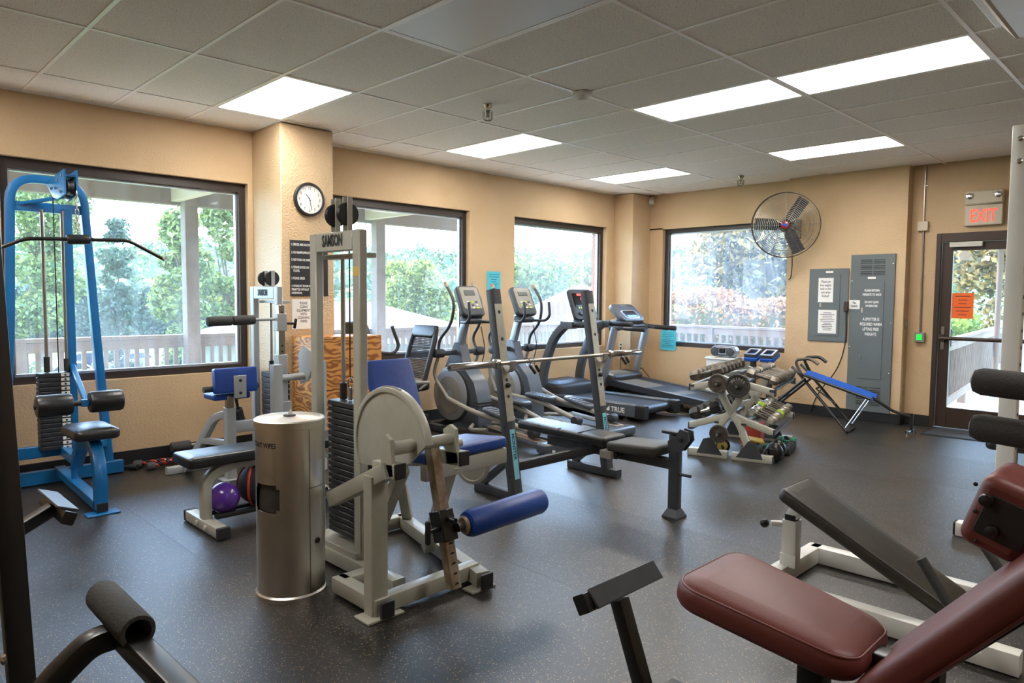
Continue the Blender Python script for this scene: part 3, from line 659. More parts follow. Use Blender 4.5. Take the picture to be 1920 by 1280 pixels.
# houses
def house(lab, cx, cy, rz, wx, wy, zb, ze, za, ov=.5):
    e = thing('house', lab, 'house', (cx, cy, zb), rz); he = ze - zb; ha = za - zb
    MB().bx(-wx / 2, wx / 2, -wy / 2, wy / 2, 0, he, .01).build('walls', 'house', e, local=True)
    a, b = wx / 2 + ov, wy / 2 + ov; rl = max(.2, a - b)
    MB().add([(-a, -b, he - .1), (a, -b, he - .1), (a, b, he - .1), (-a, b, he - .1), (-rl, 0, ha), (rl, 0, ha)], [[0, 1, 5, 4], [1, 2, 5], [2, 3, 4, 5], [3, 0, 4], [0, 3, 2, 1]]).build('roof', 'roof', e, local=True, ang=10)
    for k in (-.3, .05, .35):
        MB().bx(wx * k - .5, wx * k + .5, -wy / 2 - .03, -wy / 2, he * .35, he * .75).build('window', 'pane_dark', e, local=True)
house('low house with pinkish brown hip roof below the middle window', 8.9, 10.6, math.radians(-45), 6.4, 5, -3.2, .5, 1.32)
house('white-walled house with brown hip roof behind the ellipticals', 22.6, 13.6, math.radians(-45), 6.5, 5.5, -4.2, .35, 1.95)
# light pole
e = thing('light_pole', 'tall pole with two floodlights beyond the red-tipped hedge', 'light pole', (26.8, 11.6, -3.5))
MB().cyl((26.8, 11.6, -3.6), (26.8, 11.6, 3.5), .14, 10, .11).build('pole', 'wood_grey', e); d = V((.71, -.7, 0))
MB().beam(V((26.8, 11.6, 3.3)) - d * 1.0, V((26.8, 11.6, 3.3)) + d * 1.0, .06).build('cross_arm', 'warm_grey', e)
for s in (-1, 1):
    c = V((26.8, 11.6, 3.6)) + d * s * 1.15; MB().beam(c - V((0, 0, .35)) , c + V((0, 0, .35)) + d * s * .25, .55, .14, up=d).build('floodlight', 'warm_grey', e)
# parked cars
def car(x, y, rz, m, lab):
    e = thing('car', lab, 'car', (x, y, -4.16), rz)
    prof = [(-2.2, .3), (-2.2, .75), (-1.9, .9), (-1.2, .98), (-.6, 1.42), (.75, 1.45), (1.5, 1.0), (2.15, .85), (2.25, .5), (2.2, .28)]
    MB().prism([(a, -.85, b) for a, b in prof], (0, 1.7, 0)).build('body', m, e, local=True)
    MB().prism([(a, -.87, b) for a, b in ((-1.05, 1.0), (-.55, 1.36), (.7, 1.38), (1.3, 1.0))], (0, 1.74, 0)).build('windows', 'carglass', e, local=True)
    for a in (-1.4, 1.4):
        for s in (-1, 1): MB().lathe([(.2, 0), (.33, .02), (.33, .2), (.2, .22)], (a, s * .9 - .11, .33), (0, 1, 0), 14).build('wheel', 'rubber', e, local=True)
for a in ((12.2, 51.5, .3, 'car0', 'dark car parked behind the railing'), (14.9, 49.8, .35, 'car2', 'grey car parked between the dark and the white car'), (17.9, 48.6, .35, 'car1', 'white car parked beyond the railing near the porch post'), (21.2, 46.2, .3, 'car4', 'blue car parked beside the white car'), (26, 49, .3, 'car3', 'dark red car at the end of the parked row'), (9.5, 44, .3, 'car5', 'silver car nearest the conifer hedge')): car(*a)

# ================================================================ WALL FITTINGS
# clock on the column face (y = .06)
cx, cz, cy = 2.105, 2.365, .06
e = thing('wall_clock', 'round black-rimmed wall clock with white face on the column', 'clock', (cx, cy, cz - .15))
MB().lathe([(.13, 0), (.152, .004), (.155, .03), (.148, .04), (.132, .042), (.13, .03)], (cx, cy, cz), (0, -1, 0), 40, False).build('rim', 'black_satin', e)
face = MB().lathe([(.0, .024), (.131, .024), (.131, .028), (0, .028)], (cx, cy, cz), (0, -1, 0), 40).build('face', 'paper', e)
for k in range(1, 13):
    a = math.radians(90 - 30 * k); q = .103
    text(str(k), (cx + q * math.cos(a), cy - .0285, cz + q * math.sin(a) - .014), (1, 0, 0), (0, 0, 1), .04, 'ink', e, 'numeral', .8, 'CENTER', .0003)
for nm, a, L, wd in (('hour_hand', 328 - 8, .062, .006), ('minute_hand', 168, .1, .005)):
    a = math.radians(90 - a); d = V((math.cos(a), 0, math.sin(a))); c = V((cx, cy - .03, cz)); MB().beam(c - d * .018, c + d * L, wd, .002, up=(0, 1, 0), b=.0005).build(nm, 'ink', e)
# rules board
e = thing('rules_board', 'black rules board with white lettering on the column', 'sign', (2.1, .05, 1.47))
MB().bx(1.915, 2.30, .052, .06, 1.47, 1.985).build('board', 'black_satin', e)
for i, (t, z, s) in enumerate((('1. DRUGS AND ALCOHOL', 1.935, .03), ('2. NO INAPPROPRIATE', 1.862, .03), ('3. NO FOOD OR DRINK', 1.795, .03), ('4. TENNIS SHOES ON', 1.726, .03), ('    FLOOR.', 1.694, .03), ('5. PLEASE DRESS', 1.625, .03), ('6. WORKOUT ROOM NOT', 1.555, .028), ('PERMITTED WITHOUT', 1.522, .028), ('SUPERVISION.', 1.49, .028))):
    text(t, (1.925, .0515, z), (1, 0, 0), (0, 0, 1), s, 'ink_white', e, 'lettering', .62, 'LEFT', .0003, bold=.0006)
sheet('paper_notice', (1.93, .058, 1.165), (1, 0, 0), (0, 0, 1), .23, .275, 'paper', 'white paper cleaning notice under the black rules board', 'notice', body='PLEASE\nCLEAN\nEQUIPMENT\nWITH\nCLEANING\nWIPES', tsize=.034, sx=.75)
sheet('cyan_notice', (4.90, .632, 1.5), (1, 0, 0), (0, 0, 1), .235, .3, 'paper_cyan', 'cyan laminated notice on the wall between two windows', 'notice', lines=8, ink='ink_teal')
sheet('cyan_notice', (7.985, .06, .69), (0, -1, 0), (0, 0, 1), .27, .3, 'paper_cyan', 'cyan laminated notice at the lower corner of the window by the treadmill', 'notice', lines=9, ink='ink_teal')
def outlet(lab, o, x):
    e = thing('wall_outlet', lab, 'outlet', o); o = V(o); x = V(x); n = x.cross(V((0, 0, 1)))
    MB().beam(o - V((0, 0, .06)), o + V((0, 0, .06)), .075, .008, up=n).build('plate', 'beige_plastic', e)
    for s in (-1, 1): MB().beam(o + n * .005 + V((0, 0, s * .025 - .012)), o + n * .005 + V((0, 0, s * .025 + .012)), .03, .008, up=n).build('socket', 'ink', e)
    return o + n * .01
outlet('beige outlet on the side of the corner column', (7.535, .47, .74), (0, -1, 0))
outlet('beige outlet low on the corner column behind the treadmill', (7.8, .29, .42), (1, 0, 0))
o = MB().tube(fil([(7.8, .275, .41), (7.78, .2, .36), (7.86, .1, .2), (7.93, .02, .015), (7.9, -.6, .01)], .1), .005, 6).build('extension_cord', 'rubber'); tag(o, 'black power cord drooping from the low corner outlet', 'cord')
o = MB().tube(fil([(7.515, .46, .72), (7.49, .44, .6), (7.5, .45, .3), (7.48, .4, .06), (7.4, .3, .012)], .1), .005, 6).build('extension_cord', 'rubber'); tag(o, 'black power cord hanging from the outlet on the column side', 'cord')

# electrical cabinets on the pilaster (x = 7.87)
def rect(b, y0, y1, z0, z1, x0, x1): return b.bx(x0, x1, y0, y1, z0, z1, .003)
e = thing('breaker_panel', 'small grey breaker panel with two white sheets taped on it', 'electrical panel', (7.86, -2.48, .95))
rect(MB(), -2.72, -2.235, .95, 1.86, 7.852, 7.869).build('cover', 'panel_grey', e)
d = rect(MB(), -2.62, -2.34, 1.02, 1.79, 7.846, 7.852).build('door', 'panel_grey', e)
rect(MB(), -2.40, -2.375, 1.38, 1.43, 7.842, 7.846).build('latch', 'chrome_dull', d); rect(MB(), -2.53, -2.44, 1.805, 1.83, 7.85, 7.852).build('label_strip', 'paper', e)
sheet('paper_notice', (7.845, -2.355, 1.44), (0, -1, 0), (0, 0, 1), .185, .305, 'paper', 'white sheet about re-racking weights taped high on the breaker panel', 'notice', body='Please put\nfree weights\nback on the\nrack when\nfinished!', tsize=.045, sx=.62)
sheet('paper_notice', (7.845, -2.365, 1.05), (0, -1, 0), (0, 0, 1), .225, .295, 'paper', 'white sheet of small print taped low on the breaker panel', 'notice', lines=11)
e = thing('electrical_cabinet', 'tall grey louvred electrical cabinet beside the breaker panel', 'electrical panel', (7.86, -2.98, .12))
rect(MB(), -3.24, -2.74, .12, 2.02, 7.848, 7.869).build('cover', 'panel_grey', e)
d = rect(MB(), -3.13, -2.86, .52, 1.70, 7.842, 7.848).build('door', 'panel_grey', e)
for z in (1.35, .78): rect(MB(), -2.9, -2.878, z - .03, z + .03, 7.838, 7.842).build('latch', 'chrome_dull', d)
rect(MB(), -3.03, -2.94, 1.725, 1.75, 7.846, 7.848).build('label_strip', 'paper', e)
for za, zb in ((1.77, 1.95), (.2, .42)):
    k = 0; z = za
    while z < zb:
        for ya, yb in ((-3.13, -3.0), (-2.985, -2.855)): rect(MB(), ya, yb, z, z + .008, 7.845, 7.849).build('louvre_shade', 'ink', e)  # dark strips painted for the shade inside the vent slots
        k += 1; z += .019 if k % 3 else .032
for y, z in ((-3.215, 1.9), (-3.215, 1.2), (-3.215, .6), (-2.76, 1.7), (-2.76, .9), (-2.76, .3)): MB().lathe([(.008, 0), (.008, .004), (.003, .006)], (7.848, y, z), (-1, 0, 0), 10).build('screw', 'chrome', e)
for t, z, s in (('PLEASE RETURN', 1.575, .038), ('WEIGHTS TO RACK', 1.525, .038), ('DO NOT LEAVE', 1.435, .036), ('ON BENCHES', 1.39, .036), ('A SPOTTER IS', 1.225, .05), ('REQUIRED WHEN', 1.165, .05), ('LIFTING FREE', 1.105, .05), ('WEIGHTS', 1.045, .05)):
    text(t, (7.8415, -2.995, z), (0, -1, 0), (0, 0, 1), s, 'ink_white', e, 'lettering', .62, 'CENTER', .0003, bold=.0012)
e = thing('fan_switch', 'small dark switch box with white Fan Switch tag between the panels', 'switch', (7.84, -2.7, 1.4)); rect(MB(), -2.73, -2.68, 1.33, 1.45, 7.82, 7.851).build('box', 'bronze_door', e)
rect(MB(), -2.86, -2.735, 1.36, 1.47, 7.845, 7.847).build('tag', 'paper', e); text('Fan\nSwitch', (7.8445, -2.797, 1.425), (0, -1, 0), (0, 0, 1), .04, 'ink', e, 'lettering', .75, 'CENTER', .0003, bold=.001)
o = MB().tube(fil([(7.835, -2.705, 1.33), (7.835, -2.72, 1.0), (7.83, -2.68, .75), (7.82, -2.6, .55), (7.84, -2.4, .3), (7.85, -2.3, .02)], .2), .007, 6).build('extension_cord', 'rubber'); tag(o, 'black cord hanging from the fan switch box past the cabinet', 'cord')
# wall fan
fc = V((7.48, -2.07, 2.4)); ax = V((-.9, -.35, -.08)).normalized(); ux = ax.cross(V((0, 0, 1))).normalized(); uz = ux.cross(ax)
e = thing('wall_fan', 'large wire-caged wall fan with three dark blades', 'fan', (7.87, -2.05, 2.2))
def circ(c, r, k=40): return [c + ux * r * math.cos(2 * math.pi * i / k) + uz * r * math.sin(2 * math.pi * i / k) for i in range(k)]
g = MB()
for i in range(1, 17):
    r_ = .06 + .34 * i / 16; g.tube(circ(fc + ax * (.09 - .04 * (i / 16) ** 2), r_), .0024, 4, closed=True)
for i in range(12):
    a = 2 * math.pi * i / 12; dd = ux * math.cos(a) + uz * math.sin(a)
    g.tube([fc + ax * .092 + dd * .05, fc + ax * .075 + dd * .25, fc + ax * .05 + dd * .4, fc - ax * .05 + dd * .4, fc - ax * .09 + dd * .2, fc - ax * .095 + dd * .06], .0024, 5)
for i in range(5, 14, 2): g.tube(circ(fc - ax * .085, .05 + .35 * i / 14), .0024, 4, closed=True)
g.build('wire_guard', 'chrome_dull', e)
g = MB(); g.tube(circ(fc + ax * .05, .402, 56), .006, 6, closed=True); g.tube(circ(fc - ax * .05, .402, 56), .006, 6, closed=True); g.build('guard_ring', 'iron', e)
for k in range(3):
    a = math.radians(2 + 120 * k); dd = ux * math.cos(a) + uz * math.sin(a); nn = ax.cross(dd)
    pts = [fc + dd * .05 - nn * .04, fc + dd * .12 - nn * .075 + ax * .03, fc + dd * .365 - nn * .085 + ax * .035, fc + dd * .375 + nn * .06 - ax * .03, fc + dd * .12 + nn * .065 - ax * .03, fc + dd * .05 + nn * .04]
    MB().prism(pts, ax * .004).build('blade', 'dark_plastic', e)
MB().lathe([(.03, -.05), (.055, -.04), (.055, .04), (.03, .06)], fc, ax, 20).build('hub', 'dark_plastic', e)
bd = MB().lathe([(.045, .094), (.048, .098), (.04, .104), (0, .106)], fc, ax, 24).build('badge', 'car3', e)
MB().lathe([(.018, .1), (.018, .1075), (0, .108)], fc + ux * .014 + uz * .008, ax, 14).build('badge_emblem', 'cobalt', bd); MB().lathe([(.018, .1), (.018, .1075), (0, .108)], fc - ux * .014 - uz * .008, ax, 14).build('badge_emblem', 'cobalt', bd)
MB().lathe([(.07, -.24), (.095, -.2), (.095, -.08), (.06, -.055)], fc, ax, 24).build('motor', 'warm_grey', e)
g = MB(); g.tube([fc - ax * .2, V((7.86, -2.02, 2.38))], .022, 10); g.bx(7.845, 7.87, -2.1, -1.94, 2.26, 2.5); g.build('wall_bracket', 'warm_grey', e)
MB().tube(fil([fc - ax * .2 - uz * .08, V((7.72, -2.05, 2.15)), V((7.8, -2.03, 1.9)), V((7.855, -1.99, 1.75)), V((7.86, -1.96, 1.73))], .08), .006, 6).build('cord', 'rubber', e)
# exit sign
e = thing('exit_sign', 'beige EXIT sign with red letters and two emergency lamps above the door', 'exit sign', (8.0, -4.06, 2.3))
MB().bx(7.985, 8.05, -4.245, -3.885, 2.305, 2.53, .008).build('face_box', 'beige_plastic', e); MB().bx(7.975, 8.05, -4.25, -3.88, 2.535, 2.69, .02).build('lamp_housing', 'beige_plastic', e)
for y in (-3.93, -4.2):
    MB().lathe([(.034, 0), (.034, .012), (.03, .014)], (7.975, y, 2.63), (-1, 0, 0), 20).build('lamp', 'chrome', e)
text('EXIT', (7.984, -4.065, 2.345), (0, -1, 0), (0, 0, 1), .2, 'exit_red', e, 'lettering', .62, 'CENTER', .001, bold=.0015)
# conduit, boxes, door button
e = thing('conduit', 'thin metal conduit running down the wall beside the door', 'conduit', (8.04, -3.47, 1.1)); MB().cyl((8.035, -3.465, H), (8.035, -3.465, 2.39), .011, 10).build('upper_pipe', 'chrome_dull', e); MB().cyl((8.035, -3.47, 2.28), (8.035, -3.48, 1.1), .011, 10).build('lower_pipe', 'chrome_dull', e)
for z in (2.8, 1.75): MB().box((8.04, -3.47, z), (.02, .05, .015)).build('strap', 'chrome_dull', e)
tag(MB().bx(8.0, 8.05, -3.52, -3.41, 2.28, 2.39, .005).build('junction_box', 'beige_plastic'), 'square off-white junction box midway on the conduit', 'junction box')
e = thing('door_button', 'grey box with glowing green push button at the conduit end', 'switch', (8.03, -3.485, .99)); MB().bx(8.0, 8.05, -3.535, -3.43, .985, 1.1, .004).build('box', 'warm_grey', e); MB().bx(7.985, 8.0, -3.51, -3.455, 1.01, 1.075, .004).build('button', 'led_green', e)
e = thing('light_switch', 'narrow switch plate on the side of the pilaster by the door', 'switch', (7.96, -3.345, 1.13)); MB().bx(7.925, 7.995, -3.348, -3.34, 1.13, 1.25, .002).build('plate', 'chrome_dull', e); MB().bx(7.95, 7.97, -3.354, -3.348, 1.17, 1.21, .002).build('toggle', 'beige_plastic', e)
# door mat
e = thing('door_mat', 'dark ribbed rubber mat in front of the glass door', 'mat', (7.75, -4.3, 0)); MB().bx(7.44, 8.02, -4.9, -3.68, .0, .008, .003).build('base', 'rubber', e)
for i in range(24): MB().bx(7.47 + i * .022, 7.482 + i * .022, -4.87, -3.71, .008, .012, .001).build('rib', 'graphite', e)

# ================================================================ BLUE LAT PULLDOWN
e = thing('lat_pulldown_machine', 'tall blue lat pulldown machine with black weight stack by the window', 'exercise machine', (.12, 0, 0))
B = 'blue_paint'
g = MB(); g.beam((-.62, .38, .06), (.57, .38, .06), .06, .1); g.build('rear_foot', B, e)
g = MB(); g.sq(fil([(-.24, .4, .11), (-.17, .4, 1.2), (-.135, .4, 2.34), (.335, .4, 2.34), (.4, .4, 1.2), (.47, .4, .11)], .17, 6), .06, .07, up=(0, 1, 0)); g.build('arch_frame', B, e)
g = MB(); g.beam((-.155, .4, 2.13), (.36, .4, 2.13), .05, .07); g.build('upper_crossbar', B, e)
g = MB(); g.beam((-.23, .33, .27), (.36, .33, .27), .05, .09); g.beam((.36, .33, .27), (.44, .38, .27), .05, .06); g.build('stack_crossbar', B, e)
g = MB(); g.beam((.2, .3, .2), (.2, .3, 2.12), .065, .065, up=(0, 1, 0)); g.build('center_post', B, e)
g = MB(); g.beam((.12, .38, .1), (.12, -.72, .05), .075, .06); g.build('base_rail', B, e)
g = MB(); g.prism([(.09, .4, 2.32), (.09, .12, 2.16), (.09, -.16, 2.18), (.09, -.16, 2.36), (.09, .0, 2.35)], (.012, 0, 0)); g.prism([(.165, .4, 2.32), (.165, .12, 2.16), (.165, -.16, 2.18), (.165, -.16, 2.36), (.165, .0, 2.35)], (.012, 0, 0))
g.bx(.102, .165, -.14, .3, 2.31, 2.33); g.prism([(-.12, .4, 2.15), (.2, .1, 2.22), (.2, .14, 2.22), (-.06, .44, 2.15)], (0, 0, -.02)); pb = g.build('pulley_bracket', B, e)
for y in (-.08, .1): MB().lathe([(.02, -.02), (.06, -.02), (.05, 0), (.06, .02), (.02, .02)], (.134, y - .02, 2.24), (1, 0, 0), 20).build('pulley', 'black_satin', pb)
for y, z in ((-.1, 2.32), (.02, 2.3), (.1, 2.25), (-.05, 2.21), (.22, 2.26)): MB().lathe([(.01, 0), (.01, .008), (.004, .01)], (.09, y, z), (-1, 0, 0), 8).build('bolt', 'chrome', pb)
for x in (.03, .16): MB().cyl((x, .25, .3), (x, .25, 2.1), .012, 12).build('guide_rod', 'chrome', e)
MB().cyl((.095, .2, .88), (.095, .2, 2.25), .004, 6).build('cable', 'rubber', e)
for i in range(17):
    z = .295 + i * .0345; MB().bx(-.035, .165, .18, .3, z, z + .032, .004).build('weight_plate', 'plate', e)
for i in range(17):
    z = .295 + i * .0345; t = MB().bx(.105, .16, .177, .18, z + .004, z + .028, .001).build('weight_label', 'tag_white', e); MB().lathe([(.008, 0), (.008, .002)], (.133, .177, z + .016), (0, -1, 0), 8).build('pin_hole_shade', 'ink', t)  # shade of each pin hole put in as a dark disc
MB().cyl((.03, .25, .885), (.03, .25, 1.0), .02, 12).build('stack_bushing', 'iron_dark', e); MB().cyl((.16, .25, .885), (.16, .25, .98), .02, 12).build('stack_bushing', 'iron_dark', e)
g = MB(); g.sq(fil([(.12, -.12, .24), (.12, -.36, .46), (.12, -.62, .46), (.12, -.72, .3), (.12, -.72, .03)], .12, 5), .075, .075, up=(1, 0, 0)); g.beam((.12, .3, .28), (.12, -.14, .26), .06, .07); g.build('seat_frame', B, e)
MB().bx(.085, .155, -.76, -.755, .015, .075).build('foot_cap', 'black_satin', e)
MB().bx(.02, .22, -.8, -.69, 0, .012).build('foot_plate', B, e)
MB().cyl((.12, -.05, .1), (.12, -.05, .24), .02, 10).build('seat_strut', B, e)
MB().pad(fr((.12, -.52, .53), (0, -1, 0), (1, 0, 0)), .42, .28, .07, .05, .025, .008).build('seat', 'black_vinyl', e)
g = MB(); g.cyl((-.19, -.44, .72), (.36, -.44, .72), .018, 12); hb = g.build('roller_axle', 'iron_dark', e)
for a, b_ in ((-.18, .035), (.135, .35)): MB().roll((a, -.44, .72), (b_, -.44, .72), .075, .02).build('thigh_roller', 'black_vinyl', e)
g = MB(); g.beam((.2, .26, .92), (.12, -.42, .73), .035, .035); g.beam((.085, -.44, .72), (.13, -.44, .72), .05, .05); g.build('roller_arm', B, e)
MB().lathe([(.022, 0), (.022, .02), (.01, .03)], (.2, .265, .88), (0, -1, 0), 12).build('adjust_knob', B, e)
for y in (-.05, .3): MB().lathe([(.014, 0), (.014, .008), (.005, .01)], (.3, .33 - .05 if y > 0 else .33, .27), (0, -1, 0), 8).build('bolt', 'chrome', e)
# lat bar on its chain
e = thing('lat_bar', 'long black lat bar with angled ends hanging from a chain', 'pull bar', (.165, -.15, 1.75)); y = -.155
MB().tube(fil([(-.42, y, 1.72), (-.15, y, 1.855), (.5, y, 1.88), (.74, y, 1.755)], .05, 4), .014, 12).build('bar', 'black_paint', e)
MB().cyl((.735, y, 1.757), (.752, y, 1.749), .015, 12).build('end_cap', 'rust', e)
MB().roll((.095, y, 1.864), (.24, y, 1.87), .036, .008).build('center_grip', 'black_vinyl', e)
ch = MB(); z = 1.905
k = 0
while z < 2.2:
    rr = .011; pts = []
    for i in range(12):
        a = 2 * math.pi * i / 12; u_ = rr * math.cos(a); w_ = .026 * math.sin(a); pts.append((.166 + (u_ if k % 2 else 0), y + (0 if k % 2 else u_), z + .026 + w_))
    ch.tube(pts, .0035, 5, closed=True); z += .043; k += 1
ch.build('chain', 'chrome_dull', e)

# ================================================================ GREY FRAME MACHINES
G = 'grey'
def tower(e, x, y0, y1, zt, zb, col, stack_top, n, fs, pulley_z):
    """weight tower, face to -x, spanning y0..y1"""
    w_ = .085
    g = MB(); g.bx(x, x + .05, y0, y0 + w_ * .8, zb, zt, .006); g.build('tower_column', col, e); g = MB(); g.bx(x, x + .05, y1 - w_ * .8, y1, zb, zt, .006); g.build('tower_column', col, e)
    MB().bx(x + .001, x + .049, y0 + w_ * .8, y1 - w_ * .8, zt - .105, zt - .001, .005).build('head_beam', col, e)
    text('SAMSON', (x - .001, (y0 + y1) / 2 + .01, zt - .075), (0, -1, 0), (0, 0, 1), fs, 'ink', e, 'lettering', .62, 'CENTER', .0005, bold=.003)
    ym = (y0 + y1) / 2
    MB().bx(x + .06, x + .14, y0 + .05, y1 - .05, zt - .14, zt - .115).build('rod_holder', col, e)
    for s in (-.07, .07):
        MB().cyl((x + .1, ym + s, zb + .05), (x + .1, ym + s, zt - .115), .013, 12).build('guide_rod', 'chrome', e)
        MB().cyl((x + .1, ym + s, stack_top), (x + .1, ym + s, stack_top + .09), .021, 12).build('rod_collar', 'black_satin', e)
    MB().cyl((x + .1, ym, stack_top + .12), (x + .1, ym, zt + .08), .004, 6).build('cable', 'rubber', e)
    MB().cyl((x + .1, ym, stack_top), (x + .1, ym, stack_top + .07), .012, 10).build('selector_stem', 'chrome_dull', e)
    MB().tube([(x + .1 + .012 * math.cos(t), ym, stack_top + .095 + .03 * math.sin(t)) for t in np.linspace(0, 6.0, 14)], .004, 6).build('cable_hook', 'chrome_dull', e)
    th = (stack_top - zb - .09) / n
    for i in range(n): z = zb + .09 + i * th; MB().bx(x + .04, x + .16, ym - .14, ym + .14, z, z + th - .004, .004).build('weight_plate', 'plate', e)
    for s in (-.09, .03):
        g = MB()
        for q in (-.022, .022): g.bx(x + .02, x + .05, ym + s + q - .004, ym + s + q + .004, zt, pulley_z, .002)
        pb = g.build('pulley_bracket', col, e); MB().lathe([(.012, -.014), (.06, -.014), (.05, 0), (.06, .014), (.012, .014)], (x + .035, ym + s, (zt + pulley_z) / 2), (0, 1, 0), 24).build('pulley', 'black_satin', pb)
    MB().bx(x - .02, x + .17, y0 + .02, y1 - .02, zb, zb + .06).build('tower_foot_beam', col, e)
# leg extension
e = thing('leg_extension_machine', 'grey leg extension machine with blue roller, cam and tall weight tower', 'exercise machine', (.85, -2.9, 0))
tower(e, .79, -2.86, -2.35, 1.82, .06, G, .9, 22, .085, 2.0)
MB().bx(.788, .79, -2.855, -2.80, 1.58, 1.63, .0005).build('tape', 'yellow', e)
g = MB(); g.sq([(.79, -2.3, .05), (.79, -3.2, .05)], .075, .075); g.build('base_rail', G, e)
g = MB(); g.sq([(1.42, -2.35, .05), (1.15, -3.42, .05)], .075, .075); g.build('base_rail', G, e)
g = MB(); g.sq([(.56, -3.3, .05), (1.2, -3.3, .06)], .07, .075); g.build('base_crossbeam', G, e)
g = MB(); g.sq([(.7, -2.36, .05), (1.45, -2.36, .05)], .07, .075); g.build('base_crossbeam', G, e)
g = MB(); g.sq([(.6, -2.95, .05), (.6, -3.34, .05)], .075, .075); g.sq([(.6, -2.98, .05), (.8, -2.98, .05)], .075, .075); g.build('side_rail', G, e)
MB().bx(.565, .635, -3.385, -3.365, .012, .09).build('end_cap', 'black_satin', e); MB().bx(1.11, 1.185, -3.46, -3.445, .012, .09).build('end_cap', 'black_satin', e)
MB().bx(.5, .7, -3.37, -3.25, 0, .012).build('foot_plate', G, e); MB().bx(1.06, 1.22, -3.44, -3.36, 0, .012).build('foot_plate', G, e)
g = MB(); g.sq([(.595, -3.29, .012), (.595, -3.29, .66)], .09, .07, up=(0, 1, 0)); g.build('front_post', G, e)
g = MB(); g.sq([(.595, -2.92, .47), (.595, -3.4, .70)], .07, .075); g.build('side_arm', G, e)
g = MB(); g.sq([(1.2, -2.9, .06), (1.12, -3.2, .6)], .06, .06); g.sq([(.95, -2.7, .06), (.85, -3.15, .62)], .06, .06); g.build('seat_strut', G, e)
g = MB(); g.sq([(1.42, -2.42, .06), (1.12, -2.72, .55)], .06, .06); g.build('rear_strut', G, e)
# brackets, pivot and cam
for x in (.585, .96):
    MB().prism([(x, -3.36, .66), (x, -3.44, .68), (x, -3.42, .84), (x, -3.38, .86), (x, -3.33, .83)], (.02, 0, 0)).build('pivot_bracket', G, e)
    MB().sq([(x + .03, -3.28, .69), (x + .03, -3.45, .7)], .06, .07).build('rail_stub', G, e); MB().bx(x, x + .06, -3.46, -3.45, .665, .735).build('end_cap', 'black_satin', e)
g = MB(); g.cyl((.6, -3.385, .79), (.73, -3.385, .79), .032, 18); g.cyl((.73, -3.385, .79), (.99, -3.385, .79), .028, 18); g.build('pivot_tube', G, e)
cam_pts = []
for k in range(31):
    a = math.radians(10 + 197 * k / 30)
    cam_pts.append((.735, -3.2 - .29 * math.cos(a), .755 + .275 * math.sin(a)))
cm = MB().prism(cam_pts + [(.735, -3.12, .64), (.735, -3.36, .70)], (.012, 0, 0)).build('cam_plate', G, e)
MB().sweep([(p[0] + .012, p[1], p[2]) for p in cam_pts], rrect(.012, .022, .003, 2), up=(1, 0, 0)).build('cam_rim', G, cm)
MB().tube([(p[0] + .012, -3.2 + (p[1] + 3.2) * 1.05, .755 + (p[2] - .755) * 1.05) for p in cam_pts[10:]], .005, 6).build('cam_cable', 'warm_grey', cm)
g = MB(); g.sq([(.865, -3.36, .77), (.865, -3.53, .12)], .055, .055, up=(1, 0, 0)); lv = g.build('lever', 'rust', e)
for k in range(8):
    t = .42 + .55 * k / 8; c = V((.865, -3.36, .77)).lerp(V((.865, -3.53, .12)), t + .05); MB().lathe([(.012, 0), (.012, .002)], c + V((0, -.0285, -.007)), (0, -1, -.26), 12).build('adjust_hole_shade', 'ink', lv)  # dark discs stand in for the shade inside the lever holes
g = MB(); g.beam((.865, -3.43, .47), (.865, -3.475, .33), .085, .085, up=(1, 0, 0)); g.build('roller_clamp', 'black_paint', e)
g = MB(); g.cyl((.82, -3.47, .4), (.74, -3.5, .41), .012); g.beam((.735, -3.5, .35), (.735, -3.5, .46), .022); g.cyl((.865, -3.48, .44), (.865, -3.54, .44), .014); g.build('clamp_handle', 'black_paint', e)
MB().cyl((.89, -3.52, .4), (1.0, -3.52, .405), .022, 14).build('roller_axle', 'iron_dark', e); MB().lathe([(.035, 0), (.045, .01), (.035, .02)], (.925, -3.52, .402), (1, 0, 0), 18).build('roller_flange', 'rust', e)
MB().roll((.945, -3.52, .402), (1.47, -3.52, .415), .066, .028, 24).build('leg_roller', 'blue_vinyl', e)
# seat, back
MB().pad(fr((1.22, -3.05, .655), (1, 0, .02), (0, 1, -.10)), .58, .36, .06, .03, .02, .006).build('seat', 'blue_vinyl', e)
g = MB(); g.sq([(.94, -3.2, .59), (1.5, -3.2, .6)], .05, .085); g.sq([(1.05, -2.75, .56), (1.45, -3.16, .56)], .05, .05); g.build('seat_beam', G, e)
MB().pad(fr((1.12, -2.72, .88), (0, .26, .62), (1, 0, 0)), .5, .3, .06, .02, .018, .004).build('backrest', 'blue_vinyl', e)
g = MB(); g.sq([(1.12, -2.78, .58), (1.12, -2.62, .9)], .05, .05, up=(1, 0, 0)); g.cyl((1.0, -3.3, .74), (1.1, -3.3, .74), .02); g.build('back_post', G, e)

